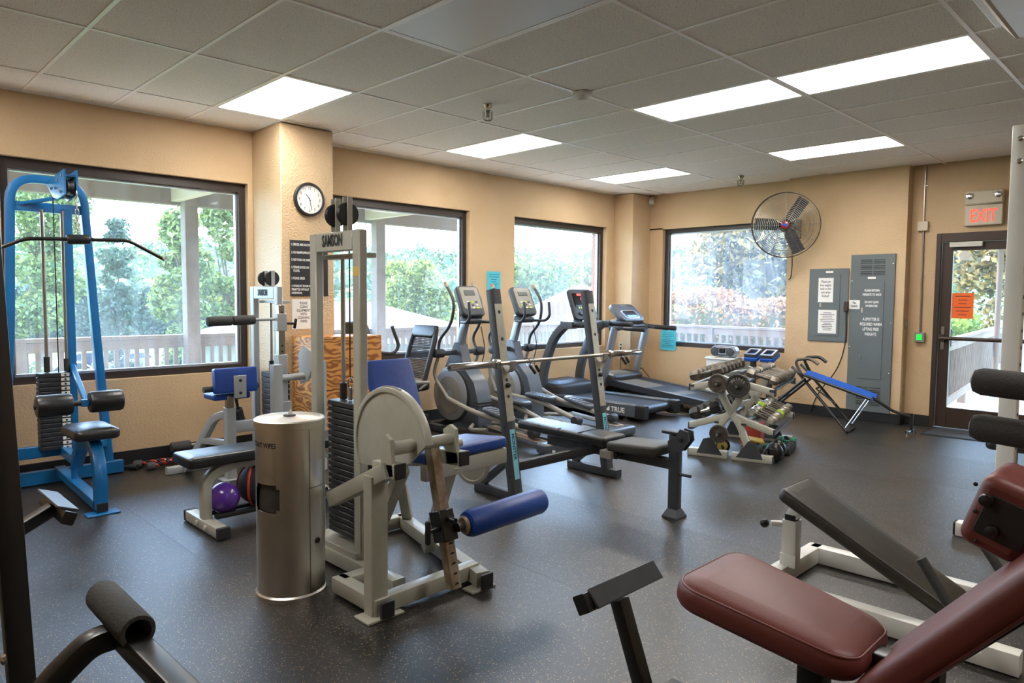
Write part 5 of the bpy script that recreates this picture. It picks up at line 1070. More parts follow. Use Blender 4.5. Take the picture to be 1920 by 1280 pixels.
# ================================================================ BENCH PRESS
K = 'graphite'
e = thing('bench_press', 'graphite bench press with leaning drilled uprights and striped two-piece pad', 'weight bench', (2.87, -2.7, 0))
for x, s in ((2.36, 1), (3.44, -1)):
    MB().sq([(x, -2.03, .035), (x, -2.56, .035)], .07, .065).build('foot', K, e)
    b0, t0 = V((x, -2.44, .06)), V((x, -2.19, 1.53)); dr_ = (t0 - b0).normalized()
    up_ = MB().sq([b0, t0], .07, .085, up=(1, 0, 0)).build('upright', K, e); nn = V((1, 0, 0)).cross(dr_); nn = nn if nn.y < 0 else -nn
    pl = MB().beam(b0 + dr_ * .52 + nn * .036, b0 + dr_ * 1.38 + nn * .036, .075, .004, up=nn, b=.001).build('tread_plate', 'diamond', up_)
    tb = MB()
    for i in range(29):
        for j in range(3):
            c = b0 + dr_ * (.53 + .029 * i) + nn * .0385 + V((-.024 + .024 * j, 0, 0)); ang = .7 if (i + j) % 2 else -.7; v_ = V((math.cos(ang), 0, 0)) * .007 + dr_ * math.sin(ang) * .007; tb.beam(c - v_, c + v_, .0028, .0016, up=nn, b=.0004)
    o = tb.build('tread_bumps', 'chrome_dull', pl); o['kind'] = 'stuff'
    for q in (1.32, 1.12, .82, .70): MB().lathe([(.013, 0), (.013, .001)], b0 + dr_ * q + nn * .039, nn, 14).build('drill_hole_shade', 'ink', up_)  # no real holes: dark discs painted as their inner shade
    for q in (.12, .32, .48): MB().lathe([(.011, 0), (.011, .008), (.004, .01)], b0 + dr_ * q + V((-.036, 0, 0)), (-1, 0, 0), 8).build('bolt', 'black_satin', up_)
    MB().lathe([(.018, 0), (.018, .02), (.012, .03)], b0 + dr_ * .78 + nn * .036, nn, 12).build('lock_knob', 'black_satin', up_)
    if s > 0 or True:
        st_ = MB().beam(b0 + dr_ * .1 + nn * .037, b0 + dr_ * .46 + nn * .037, .05, .002, up=nn, b=.0005).build('name_sticker', 'sticker_blue', up_)
        text('MONSTER', b0 + dr_ * .43 + nn * .0385 + V((-.012, 0, 0)), -dr_, (1, 0, 0), .042, 'ink_teal', e, 'lettering', 1.0, 'LEFT', .0003, bold=.0015)
    hz0 = b0 + dr_ * .93; hk = MB().sweep(fil([hz0 + nn * .03, hz0 + nn * .06 - V((0, 0, .05)), hz0 + nn * .11 - V((0, 0, .05)), hz0 + nn * .125 + V((0, 0, .02))], .03, 4), rrect(.025, .008, .003, 2), up=(0, 0, 1)).build('bar_hook', 'warm_grey', up_)
    MB().beam((x, -2.08, .06), (x, -2.36, .28), .045, .05).build('foot_brace', K, e)
MB().sq([(2.4, -2.4, .24), (2.87, -2.78, .37)], .06, .065).build('frame_rail', K, e); MB().sq([(3.4, -2.4, .24), (2.9, -2.78, .37)], .06, .065).build('frame_rail', K, e)
MB().sq([(2.88, -2.3, .36), (2.88, -3.44, .36)], .06, .07).build('spine', K, e); MB().box((2.62, -2.575, .335), (.002, .03, .04), .0005).build('price_tag', 'tag_white', e)
MB().pad(fr((2.88, -2.5, .455), (0, -1, -.02), (1, 0, 0)), .88, .27, .065, .03, .02, .004).build('back_pad', 'black_vinyl', e); MB().pad(fr((2.88, -3.17, .44), (0, -1, .06), (1, 0, 0)), .42, .3, .07, .03, .022, .006).build('seat_pad', 'worn_vinyl', e)
for q in (-2.3, -2.5, -2.7): MB().bx(2.74, 3.02, q - .002, q + .002, .485, .4915, .001).build('pad_seam', 'ink', e)
MB().sq([(2.88, -3.44, .012), (2.88, -3.44, .56)], .065, .07, up=(0, 1, 0)).build('front_leg', K, e); MB().prism([(2.82, -3.50, 0), (2.94, -3.50, 0), (2.94, -3.38, 0), (2.82, -3.38, 0)], (0, 0, .012)).build('leg_plate', K, e)
MB().add([(2.82, -3.5, .012), (2.94, -3.5, .012), (2.94, -3.38, .012), (2.82, -3.38, .012), (2.845, -3.475, .06), (2.915, -3.475, .06), (2.915, -3.405, .06), (2.845, -3.405, .06)], [[0, 1, 5, 4], [1, 2, 6, 5], [2, 3, 7, 6], [3, 0, 4, 7], [4, 5, 6, 7], [3, 2, 1, 0]]).build('leg_boot', K, e)
for x in (2.845, 2.905): MB().prism([(x, -3.40, .44), (x, -3.5, .46), (x, -3.56, .54), (x, -3.55, .6), (x, -3.49, .61), (x, -3.46, .56), (x, -3.4, .52)], (.012, 0, 0)).build('pivot_plate', K, e)
MB().pad(fr((2.88, -3.41, .575), (0, 1, 0), (1, 0, 0)), .14, .07, .02, .02, .005, 0).build('top_cap', 'black_satin', e); MB().cyl((2.88, -3.48, .3), (2.88, -3.56, .3), .011).build('peg', K, e); MB().cyl((2.83, -3.5, .54), (2.95, -3.5, .54), .014).build('pivot_pin', 'black_satin', e)
MB().ball((2.78, -3.02, .37), .03, 14, 9).build('adjust_knob', 'black_satin', e); MB().bx(2.72, 2.84, -3.02, -2.92, .345, .4).build('hinge_plate', 'warm_grey', e)
# barbell resting on the hooks
bz, by = 1.005, -2.39
e = thing('barbell', 'chrome barbell resting on the bench press hooks', 'barbell', (2.85, by, bz)); X = V((1, 0, 0))
MB().cyl((2.2, by, bz), (3.52, by, bz), .014, 16).build('shaft', 'chrome_dull', e)
for xa, xb in ((1.78, 2.19), (3.53, 3.94)): MB().lathe([(.024, 0), (.0255, .003), (.0255, .405), (.024, .41)], (xa, by, bz), (1, 0, 0), 20).build('sleeve', 'chrome', e)
for xa, xb in ((2.19, 2.23), (3.49, 3.53)): MB().lathe([(.026, 0), (.036, .004), (.036, .034), (.026, .04)], (xa, by, bz), (1, 0, 0), 20).build('collar', 'chrome', e)
MB().lathe([(.0, 0), (.012, 0), (.012, .002), (0, .002)], (1.78, by, bz), (-1, 0, 0), 12).build('end_hole_shade', 'ink', e)  # dark disc painted as the shade in the hollow sleeve end
for x, lab in ((2.5, 'spring collar clip hanging by the upright near the blue machine seat'), (3.62, 'spring collar clip hanging by the upright near the dumbbell rack')):
    e = thing('spring_clip', lab, 'collar', (x, by - .01, bz - .06)); MB().tube([(x + .006 * k, by + .03 * math.cos(k * .8), bz - .005 + .03 * math.sin(k * .8)) for k in range(20)][0:18], .0035, 6).build('coil', 'chrome', e)
    MB().beam((x + .02, by - .03, bz - .03), (x + .06, by - .05, bz - .09), .02, .02).build('handle', 'black_satin', e); MB().beam((x + .08, by - .03, bz - .03), (x + .11, by - .04, bz - .08), .02, .02).build('handle', 'black_satin', e)
# loose plate by the far side of the bench press
def plate(name, lab, c, ax_, r_, th, m, group=None, holes=0, txt=None):
    e = thing(name, lab, 'weight plate', tuple(V(c) - V((0, 0, r_))), group=group); ax_ = V(ax_).normalized()
    MB().lathe([(.016, 0), (r_ * .3, 0), (r_ * .32, -th * .25), (r_ * .82, -th * .25), (r_ * .85, 0), (r_, 0), (r_, th), (r_ * .85, th), (r_ * .82, th * 1.25), (r_ * .32, th * 1.25), (r_ * .3, th), (.016, th)][::1] if False else
               [(.016, th), (r_ * .3, th), (r_ * .33, th * .78), (r_ * .8, th * .78), (r_ * .84, th), (r_ * .97, th), (r_, th * .9), (r_, th * .1), (r_ * .97, 0), (.016, 0)], c, ax_, 36).build('disc', m, e)
    if txt:
        u = V((0, 0, 1)); xx = u.cross(ax_).normalized(); o = V(c) + ax_ * (th * .78 + .001)
        k = len(txt)
        for i, ch_ in enumerate(txt):
            a = math.radians(90 + 55 - 110 * i / (k - 1)); rr = r_ * .48; p = o + xx * rr * math.cos(a) + u * rr * math.sin(a); t = -xx * -math.sin(a) * -1 if False else (xx * math.sin(a) - u * math.cos(a)); up2 = xx * math.cos(a) + u * math.sin(a)
            text(ch_, p, t, up2, r_ * .32, 'warm_grey', e, 'letter', .8, 'CENTER', .001, bold=.001)
    return e
plate('weight_plate', 'grey plate stored behind the bench press foot, under the blue seat', (2.2, -2.16, .25), (-1, -.25, 0), .145, .03, 'warm_grey')

# ================================================================ DUMBBELL RACK (local frame)
RZ = math.radians(15); RO = (4.76, -2.84, 0); Rm = Matrix.Translation(RO) @ Matrix.Rotation(RZ, 4, 'Z')
e = thing('dumbbell_rack', 'grey steel two-sided dumbbell rack with curved posts and plate pegs', 'rack', RO, RZ); G2 = 'grey'
for xx in (0, 1.08):
    L_ = lambda y, z: (xx, y, z)
    for s in (-1, 1):
        MB().sq([L_(s * .02 , .035), L_(s * .38, .035)], .07, .07).build('foot', G2, e, local=True); MB().bx(xx - .036, xx + .036, s * .378, s * .386, .002, .068).build('end_cap', 'ink', e, local=True)
        MB().sq(fil([L_(s * .05, .76), L_(s * .1, .62), L_(s * .02, .46), L_(-s * .08, .34), L_(-s * .19, .05)], .1, 5), .06, .06, up=(1, 0, 0)).build('curved_post', G2, e, local=True)
        MB().sq([L_(s * .03, .72), L_(s * .38, .64)], .05, .06).build('upper_arm', G2, e, local=True); MB().bx(xx - .028, xx + .028, s * .378, s * .39, .61, .675).build('end_cap', 'ink', e, local=True)
        MB().sq([L_(s * .02, .40), L_(s * .38, .28)], .05, .06).build('lower_arm', G2, e, local=True); MB().bx(xx - .028, xx + .028, s * .378, s * .39, .25, .31).build('end_cap', 'ink', e, local=True)
        MB().prism([(xx - .036, s * .06, .03), (xx - .036, s * .3, .03), (xx - .036, s * .24, .17), (xx - .036, s * .17, .19)], (.006, 0, 0)).build('gusset', 'graphite', e, local=True)
    if xx == 0:
        for y, z in ((.11, .70), (-.07, .69), (.09, .235)): MB().cyl((0, y, z), (-.14, y, z), .014, 12).build('plate_peg', 'chrome_dull', e, local=True)
for s in (-1, 1):
    for z0_, y0_, y1_ in ((.735, .12, .36), (.365, .12, .36)):
        for q in (0, 1):
            yy = s * (y0_ if q == 0 else y1_); z = z0_ - (.08 if z0_ > .5 else .115) * (.27 if q == 0 else .95)
            MB().sq([(-.03, yy, z + .0), (1.12, yy, z + .0)], .045, .02).build('shelf_rail', 'graphite', e, local=True)
for y, z, r_, m_, lab, tx_ in ((.11, .70, .088, 'iron', 'bright-rimmed small plate on the rack peg beside the treadmill side', None), (-.07, .69, .108, 'iron_dark', 'large dark lettered plate on the upper rack peg', 'WEIDER'), (.09, .235, .085, 'iron', 'small plate on the low rack peg', None)):
    c = Rm @ V((-.05, y, z)); axw = Rm.to_3x3() @ V((-1, 0, 0)); plate('weight_plate', lab, c, axw, r_, .03, m_, txt=tx_)
    c2 = Rm @ V((-.085, y, z)); plate('peg_collar', lab.replace('plate on', 'collar clamp outside the plate on') if False else 'ribbed end collar on the peg holding the ' + ('bright-rimmed' if y > .1 else 'large dark lettered' if z > .5 else 'low small') + ' plate', c2 + axw * .0, axw, .022, .05, 'iron_dark')
# hex dumbbells
def dumbbell(name, lab, group, L, hr, hl, m, mh=None, hexa=True):
    e = thing(name, lab, 'dumbbell', (0, 0, 0), 1e-9, group)
    MB().tube([(0, -L / 2, 0), (0, -L / 4, 0), (0, 0, 0), (0, L / 4, 0), (0, L / 2, 0)], [.012, .013, .016, .013, .012], 10).build('handle', mh or 'chrome_dull', e, local=True)
    for s in (-1, 1):
        nn = 6 if hexa else 20; y0_ = s * (L / 2 - hl); y1_ = s * L / 2
        MB().lathe([(hr * .55, 0), (hr * .98, hl * .12), (hr, hl * .3), (hr, hl * .75), (hr * .7, hl)], (0, y0_, 0), (0, s, 0), nn).build('head', m, e, local=True)
    return e
def place(proto, first, loc, rot, label=None):
    o = proto if first else copy_tree(proto); o.location = loc; o.rotation_mode = 'XYZ'; o.rotation_euler = rot
    if label: o['label'] = label
    return o
pr = dumbbell('hex_dumbbell', 'grey hex dumbbell in the row on the upper shelf facing the cabinet', 'upper shelf dumbbells on the cabinet side', .29, .045, .08, 'iron', 'iron')
xs_ = np.linspace(.1, 1.05, 9)
for i, x in enumerate(xs_): place(pr, i == 0, Rm @ V((x, -.25, .765 - .002 * i)), (math.radians(16), rnd.uniform(-.5, .5), RZ + rnd.uniform(-.025, .025)))
pr = dumbbell('hex_dumbbell', 'large dark hex dumbbell in the row on the upper shelf facing the treadmills', 'upper shelf dumbbells on the treadmill side', .31, .056, .1, 'iron', 'iron')
for i, x in enumerate(np.linspace(.08, 1.0, 7)): place(pr, i == 0, Rm @ V((x, .255, .775)), (math.radians(-16), rnd.uniform(-.1, .1), RZ))
pr = dumbbell('hex_dumbbell', 'small silver hex dumbbell in the row on the lower shelf facing the cabinet', 'lower shelf dumbbells on the cabinet side', .25, .038, .07, 'chrome_dull', 'iron')
k = 0
for i, x in enumerate(np.linspace(.1, 1.06, 10)):
    if i in (4,): continue
    place(pr, k == 0, Rm @ V((x, -.25, .40)), (math.radians(20), rnd.uniform(-.5, .5), RZ + rnd.uniform(-.025, .025))); k += 1
pr = dumbbell('hex_dumbbell', 'neon yellow-green dumbbell among the silver ones on the lower shelf', None, .26, .046, .075, 'neon', 'iron'); place(pr, True, Rm @ V((.527, -.25, .405)), (math.radians(20), .1, RZ))
pr = dumbbell('hex_dumbbell', 'big black hex dumbbell on the lower shelf facing the treadmills', 'lower shelf dumbbells on the treadmill side', .3, .062, .1, 'iron_dark')
for i, x in enumerate((.1, .32, .56, .8)): place(pr, i == 0, Rm @ V((x, .26, .415)), (math.radians(-20), rnd.uniform(-.1, .1), RZ))
# things under the rack
ub = [(-.06, .28, 'rubber', 'black'), (.11, .30, 'rubber', 'black'), (.21, .30, 'rubber', 'black'), (.33, .31, 'rubber', 'black')]
pr = dumbbell('vinyl_dumbbell', 'black round-headed dumbbell on the floor beside the rack', 'black dumbbells on the floor', .2, .045, .06, 'rubber', 'rubber', False)
for i, x in enumerate((.42, .53, .64, .75)): place(pr, i == 0, Rm @ V((x, -.36, .045)), (0, 0, RZ))
pr = dumbbell('vinyl_dumbbell', 'green round-headed dumbbell at the end of the floor row', None, .18, .05, .06, 'green', 'green', False); place(pr, True, Rm @ V((.87, -.36, .05)), (0, 0, RZ))
pr = dumbbell('vinyl_dumbbell', 'green dumbbell lying behind the black floor dumbbells', None, .18, .036, .05, 'green', 'green', False); place(pr, True, Rm @ V((.55, -.16, .037)), (0, 0, RZ + .3))
pr = dumbbell('vinyl_dumbbell', 'small black dumbbell lying past the green one', None, .16, .036, .05, 'rubber', 'rubber', False); place(pr, True, Rm @ V((1.0, -.30, .037)), (0, 0, RZ + 1.2))
# boxing glove like black mitts
for lab, x in (('black glossy boxing glove on the floor under the rack', .11), ('black boxing glove tucked behind the first one', .265)):
    c = Rm @ V((x, -.37, .0)); e = thing('boxing_glove', lab, 'glove', tuple(c))
    M = Matrix.Translation(c) @ Matrix.Rotation(RZ, 4, 'Z'); g = MB(); g.ball((0, 0, 0), .075, 18, 12, (.85, 1.05, 1.15)); g.v = [tuple(M @ V((a, b, z_ + .0875))) for a, b, z_ in g.v]; g.build('mitt', 'black_paint', e)
    g = MB(); g.ball((0, 0, 0), .035, 12, 8, (1, .8, 1.5)); g.v = [tuple(M @ V((a - .05, b + .06, z_ + .07))) for a, b, z_ in g.v]; g.build('thumb', 'black_paint', e); g = MB().roll((.0, 0, .02), (.1, .0, .03), .05, .01, 14); g.v = [tuple(M @ V((a, b, z_ + .035))) for a, b, z_ in g.v]; g.build('cuff', 'black_satin', e)
e = thing('ab_wheel', 'black ab wheel with yellow hub under the rack', 'ab wheel', tuple(Rm @ V((.2, .12, 0)))); c = Rm @ V((.2, .12, .075)); axw = Rm.to_3x3() @ V((-.95, -.3, 0)); MB().lathe([(.05, -.02), (.07, -.018), (.075, 0), (.07, .018), (.05, .02)], c, axw, 28).build('tyre', 'rubber', e); MB().lathe([(.012, -.024), (.05, -.02), (.05, .02), (.012, .024)], c, axw, 20).build('hub', 'yellow', e); MB().cyl(c - axw * .12, c + axw * .12, .014, 10).build('handle', 'rubber', e)
e = thing('storage_box', 'red plastic box on the floor beneath the rack', 'box', tuple(Rm @ V((.72, -.05, 0)))); c = Rm @ V((.72, -.05, .11)); M3 = Matrix.Rotation(RZ, 3, 'Z'); MB().box(c, (.2, .2, .22), .012, M3).build('body', 'red_plastic', e); MB().box(c + V((0, 0, .115)), (.215, .215, .015), .005, M3).build('lid', 'red_plastic', e)
e = thing('folded_mat', 'yellow folded sheet lying on grey crate under the rack', 'sheet', tuple(Rm @ V((.36, -.12, .11)))); c = Rm @ V((.36, -.12, .135)); MB().box(c, (.2, .22, .02), .006, Matrix.Rotation(RZ + .3, 3, 'Z') @ Matrix.Rotation(.15, 3, 'X')).build('sheet', 'yellow', e)
e = thing('grey_crate', 'low grey crate on the floor under the rack', 'crate', tuple(Rm @ V((.36, -.12, 0)))); MB().box(Rm @ V((.36, -.12, .05)), (.26, .16, .1), .006, M3).build('body', 'warm_grey', e)

# ================================================================ BY THE RIGHT WALL
e = thing('pedestal', 'white square pedestal under the boombox', 'stand', (7.76, -1.2, 0)); MB().bx(7.57, 7.95, -1.42, -.96, 0, .64, .008).build('body', 'sheet_white', e); MB().bx(7.555, 7.965, -1.44, -.94, .64, .665, .006).build('top', 'sheet_white', e)
e = thing('boombox', 'silver rounded boombox with two dark speakers on the pedestal', 'boombox', (7.76, -1.12, .665)); c = V((7.76, -1.14, .745)); MB().pad(fr(c, (0, -1, 0), (0, 0, 1)), .38, .16, .16, .075, .04, .0).build('body', 'silver_paint', e)
for s in (-1, 1): MB().lathe([(0, 0), (.062, 0), (.058, .012), (0, .02)], c + V((-.075, -s * .115, 0)), (-1, 0, 0), 24).build('speaker', 'graphite', e)
MB().pad(fr(c + V((-.082, 0, .015)), (0, -1, 0), (0, 0, 1)), .09, .07, .02, .02, .006, 0).build('display', 'screen', e); MB().tube(fil([c + V((0, .15, .06)), c + V((0, .15, .1)), c + V((0, -.15, .1)), c + V((0, -.15, .06))], .03), .008, 8).build('carry_handle', 'silver_paint', e)
e = thing('cd_case', 'flat white case beside the boombox', 'case', (7.63, -1.02, .665)); MB().box((7.63, -1.02, .6715), (.12, .14, .012), .003).build('case', 'sheet_white', e)
for lab, y, z in (('blue and black step platform leaning by the window, nearer the boombox', -1.62, 0), ('blue and black step platform leaning by the window, nearer the cabinet', -1.843, 0)):
    e = thing('step_platform', lab, 'stepper', (7.62, y, 0)); d_ = V((.45, 0, .55)).normalized(); n_ = V((-.55, 0, .45)).normalized()
    M = fr((7.62, y, .76), (0, -1, 0), (.9, 0, .35)); fm = MB()
    for sx, sy, cx_, cy_ in ((.17, .035, 0, .08), (.17, .035, 0, -.08), (.035, .16, -.07, 0), (.035, .16, .07, 0)): fm.pad(M @ Matrix.Translation((cx_, cy_, 0)), sx, sy, .05, .01, .006, 0)
    fm.build('tray_frame', 'slate', e); MB().pad(M @ Matrix.Translation((0, 0, -.05)), .19, .22, .05, .02, .01, 0).build('platform', 'cobalt', e); MB().beam((7.64, y, 0), (7.64, y, .7), .06, .06, up=(0, 1, 0)).build('post', 'black_satin', e); MB().box((7.64, y, .015), (.3, .16, .03), .01).build('foot', 'black_satin', e)
# folding ab / inversion bench
e = thing('sit_up_bench', 'folding sit-up bench with blue sling and black tube frame', 'sit-up bench', (7.1, -2.9, 0)); T_ = .016
for s in (0, 1):
    o_ = V((.36 * s, 0.05 * s, 0)); MB().tube(fil([V((6.85, -3.12, .02)) + o_, V((6.98, -2.5, .62)) + o_, V((7.0, -2.42, .68)) + o_], .05), T_, 10).build('rear_leg', 'black_paint', e)
    MB().tube(fil([V((7.0, -2.0, .02)) + o_, V((6.9, -2.62, .56)) + o_], .05), T_, 10).build('front_leg', 'black_paint', e)
    MB().tube(fil([V((6.88, -2.55, .62)) + o_, V((6.88, -3.35, .40)) + o_], .05), T_, 10).build('side_tube', 'black_paint', e)
    MB().tube(fil([V((6.88, -2.58, .62)) + o_, V((6.86, -2.5, .78)) + o_, V((6.86, -2.7, .80)) + o_, V((6.86, -2.78, .74)) + o_], .08, 4), .018, 10).build('arm_handle', 'black_paint' if s else 'iron', e)
    MB().cyl(V((6.88, -3.3, .4)) + o_ * .9, V((6.86, -3.1, .06)) + o_ * .9, .008, 8).build('strut', 'chrome', e)
for a_, b_ in (((6.85, -3.12, .02), (7.21, -3.07, .02)), ((7.0, -2.0, .02), (7.36, -1.95, .02)), ((6.94, -2.3, .3), (7.3, -2.25, .3))): MB().cyl(a_, b_, T_, 10).build('cross_tube', 'black_paint', e)
vs = []; fs = []
for i in range(9):
    for j in range(7):
        t, q = i / 8, j / 6; vs.append((6.88 + .36 * q, -2.56 - .78 * t + .05 * q, .635 - .215 * t - .035 * math.sin(math.pi * q)))
for i in range(8):
    for j in range(6): fs.append([i * 7 + j, i * 7 + j + 1, (i + 1) * 7 + j + 1, (i + 1) * 7 + j])
b_ = MB().add(vs, fs); n0 = len(vs); b_.add([(x, y, z - .018) for x, y, z in vs], fs); rim = [j for j in range(7)] + [i * 7 + 6 for i in range(1, 9)] + [8 * 7 + j for j in range(5, -1, -1)] + [i * 7 for i in range(7, 0, -1)]
b_.f += [[rim[k], rim[(k + 1) % len(rim)], rim[(k + 1) % len(rim)] + n0, rim[k] + n0] for k in range(len(rim))]; b_.build('sling', 'cobalt', e)
MB().tube(fil([(7.06, -3.3, .40), (7.1, -3.5, .27), (7.14, -3.68, .22)], .05), .016, 10).build('foot_arm', 'black_paint', e); MB().sq([(7.14, -3.68, .26), (7.14, -3.68, .06)], .03, .03, up=(0, 1, 0)).build('foot_post', 'black_paint', e); MB().cyl((7.0, -3.68, .07), (7.3, -3.66, .07), .018, 10).build('foot_bar', 'black_paint', e)
for s in (0, 1): MB().cyl((7.01 + .26 * s, -3.68, .02), (7.01 + .26 * s, -3.68, .1), .012, 8).build('bar_end', 'chrome_dull', e)
MB().tube(fil([(6.96, -2.95, .3), (7.0, -2.7, .45), (7.14, -2.7, .45)], .05), .01, 8).build('brace', 'black_paint', e)

# ================================================================ RIGHT FOREGROUND
Wp = 'white_paint'
e = thing('incline_bench', 'white-framed incline bench with long worn black pad', 'weight bench', (2.4, -4.8, 0))
for x in (2.12, 2.76): MB().sq([(x, -4.42, .05), (x, -5.5, .05)], .075, .09).build('base_rail', Wp, e)
MB().sq([(2.1, -4.43, .05), (2.79, -4.43, .05)], .075, .09).build('base_crossbeam', Wp, e)
MB().sq([(2.38, -4.46, .09), (2.38, -4.46, .33)], .07, .075, up=(0, 1, 0)).build('post', Wp, e); MB().sq([(2.38, -4.46, .33), (2.38, -4.46, .36)], .055, .06, up=(0, 1, 0)).build('inner_post', 'black_satin', e); MB().sq([(2.38, -4.46, .345), (2.38, -4.5, .42)], .06, .05, up=(1, 0, 0)).build('post_head', Wp, e)
MB().cyl((2.38, -4.43, .3), (2.33, -4.37, .3), .016, 12).build('pin_barrel', Wp, e); MB().ball((2.31, -4.345, .3), .024, 14, 9).build('pin_knob', 'black_satin', e); MB().box((2.345, -4.46, .12), (.01, .085, .07), .003).build('sleeve_plate', Wp, e)
pd_ = V((0, -.72, -.37)).normalized(); c = V((2.35, -4.85, .315))
Ms = fr(c, pd_, (1, 0, 0)); so_ = MB().pad(Ms, .86, .34, .065, .04, .02, .004, .82).build('pad', 'worn_vinyl', e); MB().piping(Ms, .86, .34, .027, .04, .006, .82, .003).build('piping', 'black_vinyl', so_)
MB().sq([c - pd_ * .4 + V((0, 0, -.05)), c + pd_ * .42 + V((0, 0, -.045))], .05, .05).build('pad_spine', Wp, e)
for x in (1.98, 2.72):
    MB().cyl((x, -5.32, .2), (x, -5.38, .1), .018, 12).build('handle_stub', Wp, e); MB().cyl((x, -5.17, .42), (x, -5.33, .18), .021, 14).build('handle_grip', 'foam', e)
# white rack at the far right
e = thing('power_rack', 'tall white drilled power rack upright with foot beam', 'rack', (3.85, -5.1, 0))
MB().sq([(3.87, -5.11, .08), (3.87, -5.11, 2.5)], .09, .09, up=(0, 1, 0)).build('upright', Wp, e); MB().sq([(3.88, -4.87, .045), (3.88, -6.0, .045)], .085, .085).build('foot_beam', Wp, e); MB().box((3.88, -4.862, .045), (.08, .012, .08), .003).build('end_cap', 'ink', e)
MB().sq([(3.85, -5.95, .08), (3.85, -5.95, 2.5)], .09, .09, up=(0, 1, 0)).build('upright', Wp, e); MB().sq([(3.87, -5.11, 2.46), (3.85, -5.95, 2.46)], .08, .08).build('top_beam', Wp, e)
for k in range(20): MB().lathe([(.012, 0), (.012, .002)], (3.87, -5.155, .3 + .1 * k), (0, -1, 0), 10).build('drill_hole_shade', 'ink', e)  # dark discs on the face give the shade of drilled holes
for z in (2.42, 2.29): MB().lathe([(.016, 0), (.016, .01), (.006, .014)], (3.825, -5.11, z), (-1, 0, 0), 10).build('bolt', 'chrome', e)
e = thing('flat_bench', 'black flat bench seen beyond the white rack upright', 'bench', (5.0, -5.3, 0)); MB().pad(fr((5.0, -5.3, .43), (0, -1, 0), (1, 0, 0)), 1.0, .3, .08, .05, .03, .005).build('pad', 'black_vinyl', e)
for y in (-4.95, -5.65): MB().sq([(4.8, y, .03), (5.2, y, .03)], .06, .06).build('foot', Wp, e); MB().sq([(5.0, y, .05), (5.0, y, .4)], .06, .06, up=(0, 1, 0)).build('leg', Wp, e)
# maroon machine
m_ = 'maroon_vinyl'
e = thing('seated_press_machine', 'black machine with maroon seat, reclined maroon back and bolted side pad', 'exercise machine', (1.0, -5.2, 0))
Ms = fr((.965, -5.04, .475), (0, -1, -.16), (1, 0, 0)); so_ = MB().pad(Ms, .58, .46, .095, .1, .04, .012, .74).build('seat', m_, e); MB().piping(Ms, .58, .46, .036, .1, .011, .74, .0035).build('piping', m_, so_)
bd_ = V((0, -.42, .5)).normalized(); c = V((.97, -5.585, .655)); Ms = fr(c, bd_, (-1, 0, 0)); so_ = MB().pad(Ms, .78, .42, .085, .05, .03, .008).build('backrest', m_, e); MB().piping(Ms, .78, .42, .034, .05, .009, 1, .0035).build('piping', m_, so_)
MB().sq([(.97, -4.9, .42), (.97, -5.5, .42)], .07, .07).build('seat_rail', 'black_paint', e); MB().sq([(.97, -5.15, .03), (.97, -5.15, .42)], .08, .08, up=(0, 1, 0)).build('seat_post', 'black_paint', e)
MB().sq([(.97, -4.62, .035), (.97, -6.3, .035)], .08, .07).build('base_beam', 'black_paint', e); MB().sq([(.97, -5.45, .45), (.97, -5.95, 1.02)], .07, .07).build('back_rail', 'black_paint', e); MB().sq([(.97, -6.1, .05), (.97, -5.92, .98)], .07, .07).build('back_strut', 'black_paint', e)
xa_, ya_ = V((0, -.95, -.31)), V((0, -.31, .95))
Mp = fr((1.24, -5.59, .872), xa_, ya_); MB().pad(Mp, .16, .215, .28, .035, .03, .004).build('side_pad', m_, e)
Mb = fr((1.097, -5.60, .868), xa_, ya_); mp_ = MB().pad(Mb, .12, .12, .01, .012, .003, 0).build('mount_plate', 'black_satin', e)
for z in (.925, .84): MB().lathe([(.017, 0), (.019, .006), (.016, .018), (.008, .022)], (1.092, -5.557 - (.925 - z) * .2, z), (-1, 0, 0), 18).build('bolt_cap', 'black_paint', mp_)
for y, z in ((-5.528, .962), (-5.53, .885), (-5.535, .80), (-5.62, .915)): MB().lathe([(.006, 0), (.006, .003), (.002, .005)], (1.1, y, z), (-1, 0, 0), 10).build('rivet', 'iron_dark', e)
MB().sq([(1.25, -5.62, .8), (1.0, -5.75, .7)], .05, .05).build('pad_arm', 'black_paint', e)
for z0_, z1_ in ((1.215, 1.19), (1.065, 1.03)):
    MB().roll((1.5, -5.42, z0_), (1.5, -5.95, z1_), .045, .03, 20).build('foam_grip', 'foam', e)
    MB().cyl((1.5, -5.9, z1_), (1.5, -6.15, z1_ - .01), .016).build('grip_tube', 'black_paint', e)
MB().sq([(1.5, -6.15, .03), (1.5, -6.15, 1.3)], .07, .07, up=(0, 1, 0)).build('rear_post', 'black_paint', e); MB().sq([(.97, -6.15, .035), (1.53, -6.15, .035)], .08, .07).build('rear_foot', 'black_paint', e)
MB().sq([(.97, -4.40, .31), (.97, -4.52, .0)], .055, .06, up=(1, 0, 0)).build('footrest_post', 'black_paint', e)
MB().sq([(.755, -4.385, .35), (1.205, -4.385, .35)], .06, .07, up=(0, .5, .85)).build('footrest_bar', 'black_paint', e)
MB().beam((.785, -4.415, .372), (1.205, -4.415, .372), .078, .012, up=(0, -.75, .66)).build('footrest_plate', 'graphite', e)
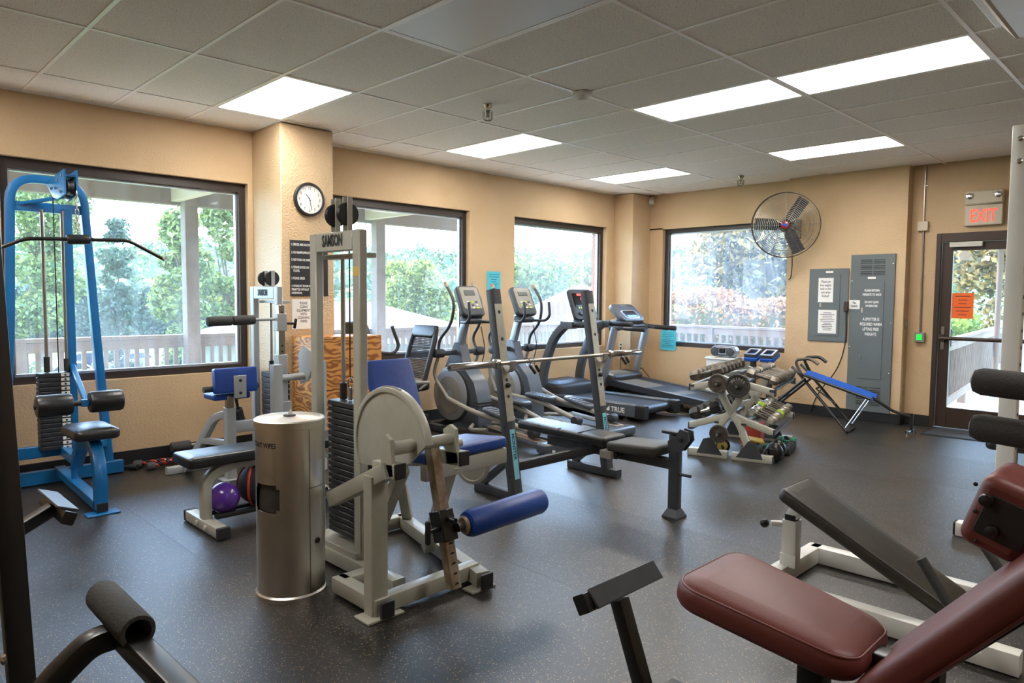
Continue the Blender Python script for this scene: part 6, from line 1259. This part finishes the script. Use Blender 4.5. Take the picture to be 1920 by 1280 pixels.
# ================================================================ LEFT FOREGROUND
e = thing('black_press_machine', 'black steel machine frame with slanted post and angled foot plate', 'exercise machine', (-.75, -2.8, 0)); Bk = 'black_paint'
MB().sq([(-.735, -3.06, .03), (-.79, -2.93, 2.15)], .07, .08, up=(1, 0, 0)).build('upright', Bk, e); MB().sq([(-.735, -3.1, .035), (-1.6, -3.1, .035)], .08, .07).build('base_beam', Bk, e); MB().sq([(-.79, -2.93, 2.13), (-1.6, -2.9, 2.13)], .07, .07).build('top_beam', Bk, e); MB().sq([(-1.6, -3.1, .03), (-1.6, -2.9, 2.15)], .075, .085, up=(1, 0, 0)).build('upright', Bk, e)
MB().sq([(-.42, -2.02, .43), (-.80, -2.2, .30)], .055, .06).build('plate_arm', Bk, e); MB().sq([(-.8, -2.2, .33), (-.8, -2.2, .0)], .06, .06, up=(0, 1, 0)).build('arm_post', Bk, e); MB().sq([(-.8, -2.2, .035), (-.8, -3.1, .035)], .07, .07).build('base_rail', Bk, e)
MB().sq([(-.395, -1.79, .425), (-.395, -2.23, .425)], .055, .06, up=(.4, 0, .9)).build('foot_bar', Bk, e); MB().beam((-.39, -1.78, .462), (-.39, -2.19, .462), .095, .012, up=(.35, 0, .93)).build('foot_plate', 'graphite', e)
MB().lathe([(.018, 0), (.018, .02), (.008, .03)], (-.78, -3.05, .2), (0, -1, 0), 8).build('bolt', 'chrome', e)
e = thing('roller_handle_bench', 'black square-tube arm with a foam roller and curved brace', 'exercise machine', (-.8, -4.5, 0))
MB().lathe([(.0, .09), (.024, .09), (.026, .002), (.028, 0), (.036, 0), (.038, .006), (.038, .262), (.036, .268), (.0, .268)], (-.735, -4.365, .742), (0, 1, 0), 24).build('foam_roller', 'foam', e)
MB().sq([(-.735, -4.2, .70), (-.735, -4.95, .72)], .05, .05).build('arm', Bk, e); MB().sq([(-.735, -4.93, .72), (-.735, -4.93, .0)], .06, .06, up=(0, 1, 0)).build('post', Bk, e)
MB().sq(fil([(-.745, -4.25, .70), (-.80, -4.25, .70), (-.9, -4.25, .62), (-1.05, -4.25, .3), (-1.08, -4.25, 0)], .12, 6), .05, .05, up=(0, 1, 0)).build('curved_brace', Bk, e)
MB().sq([(-1.08, -4.2, .035), (-.73, -4.95, .035)], .06, .06).build('base_beam', Bk, e)

for o in list(bpy.data.objects):
    if '_o' in o: del o['_o']
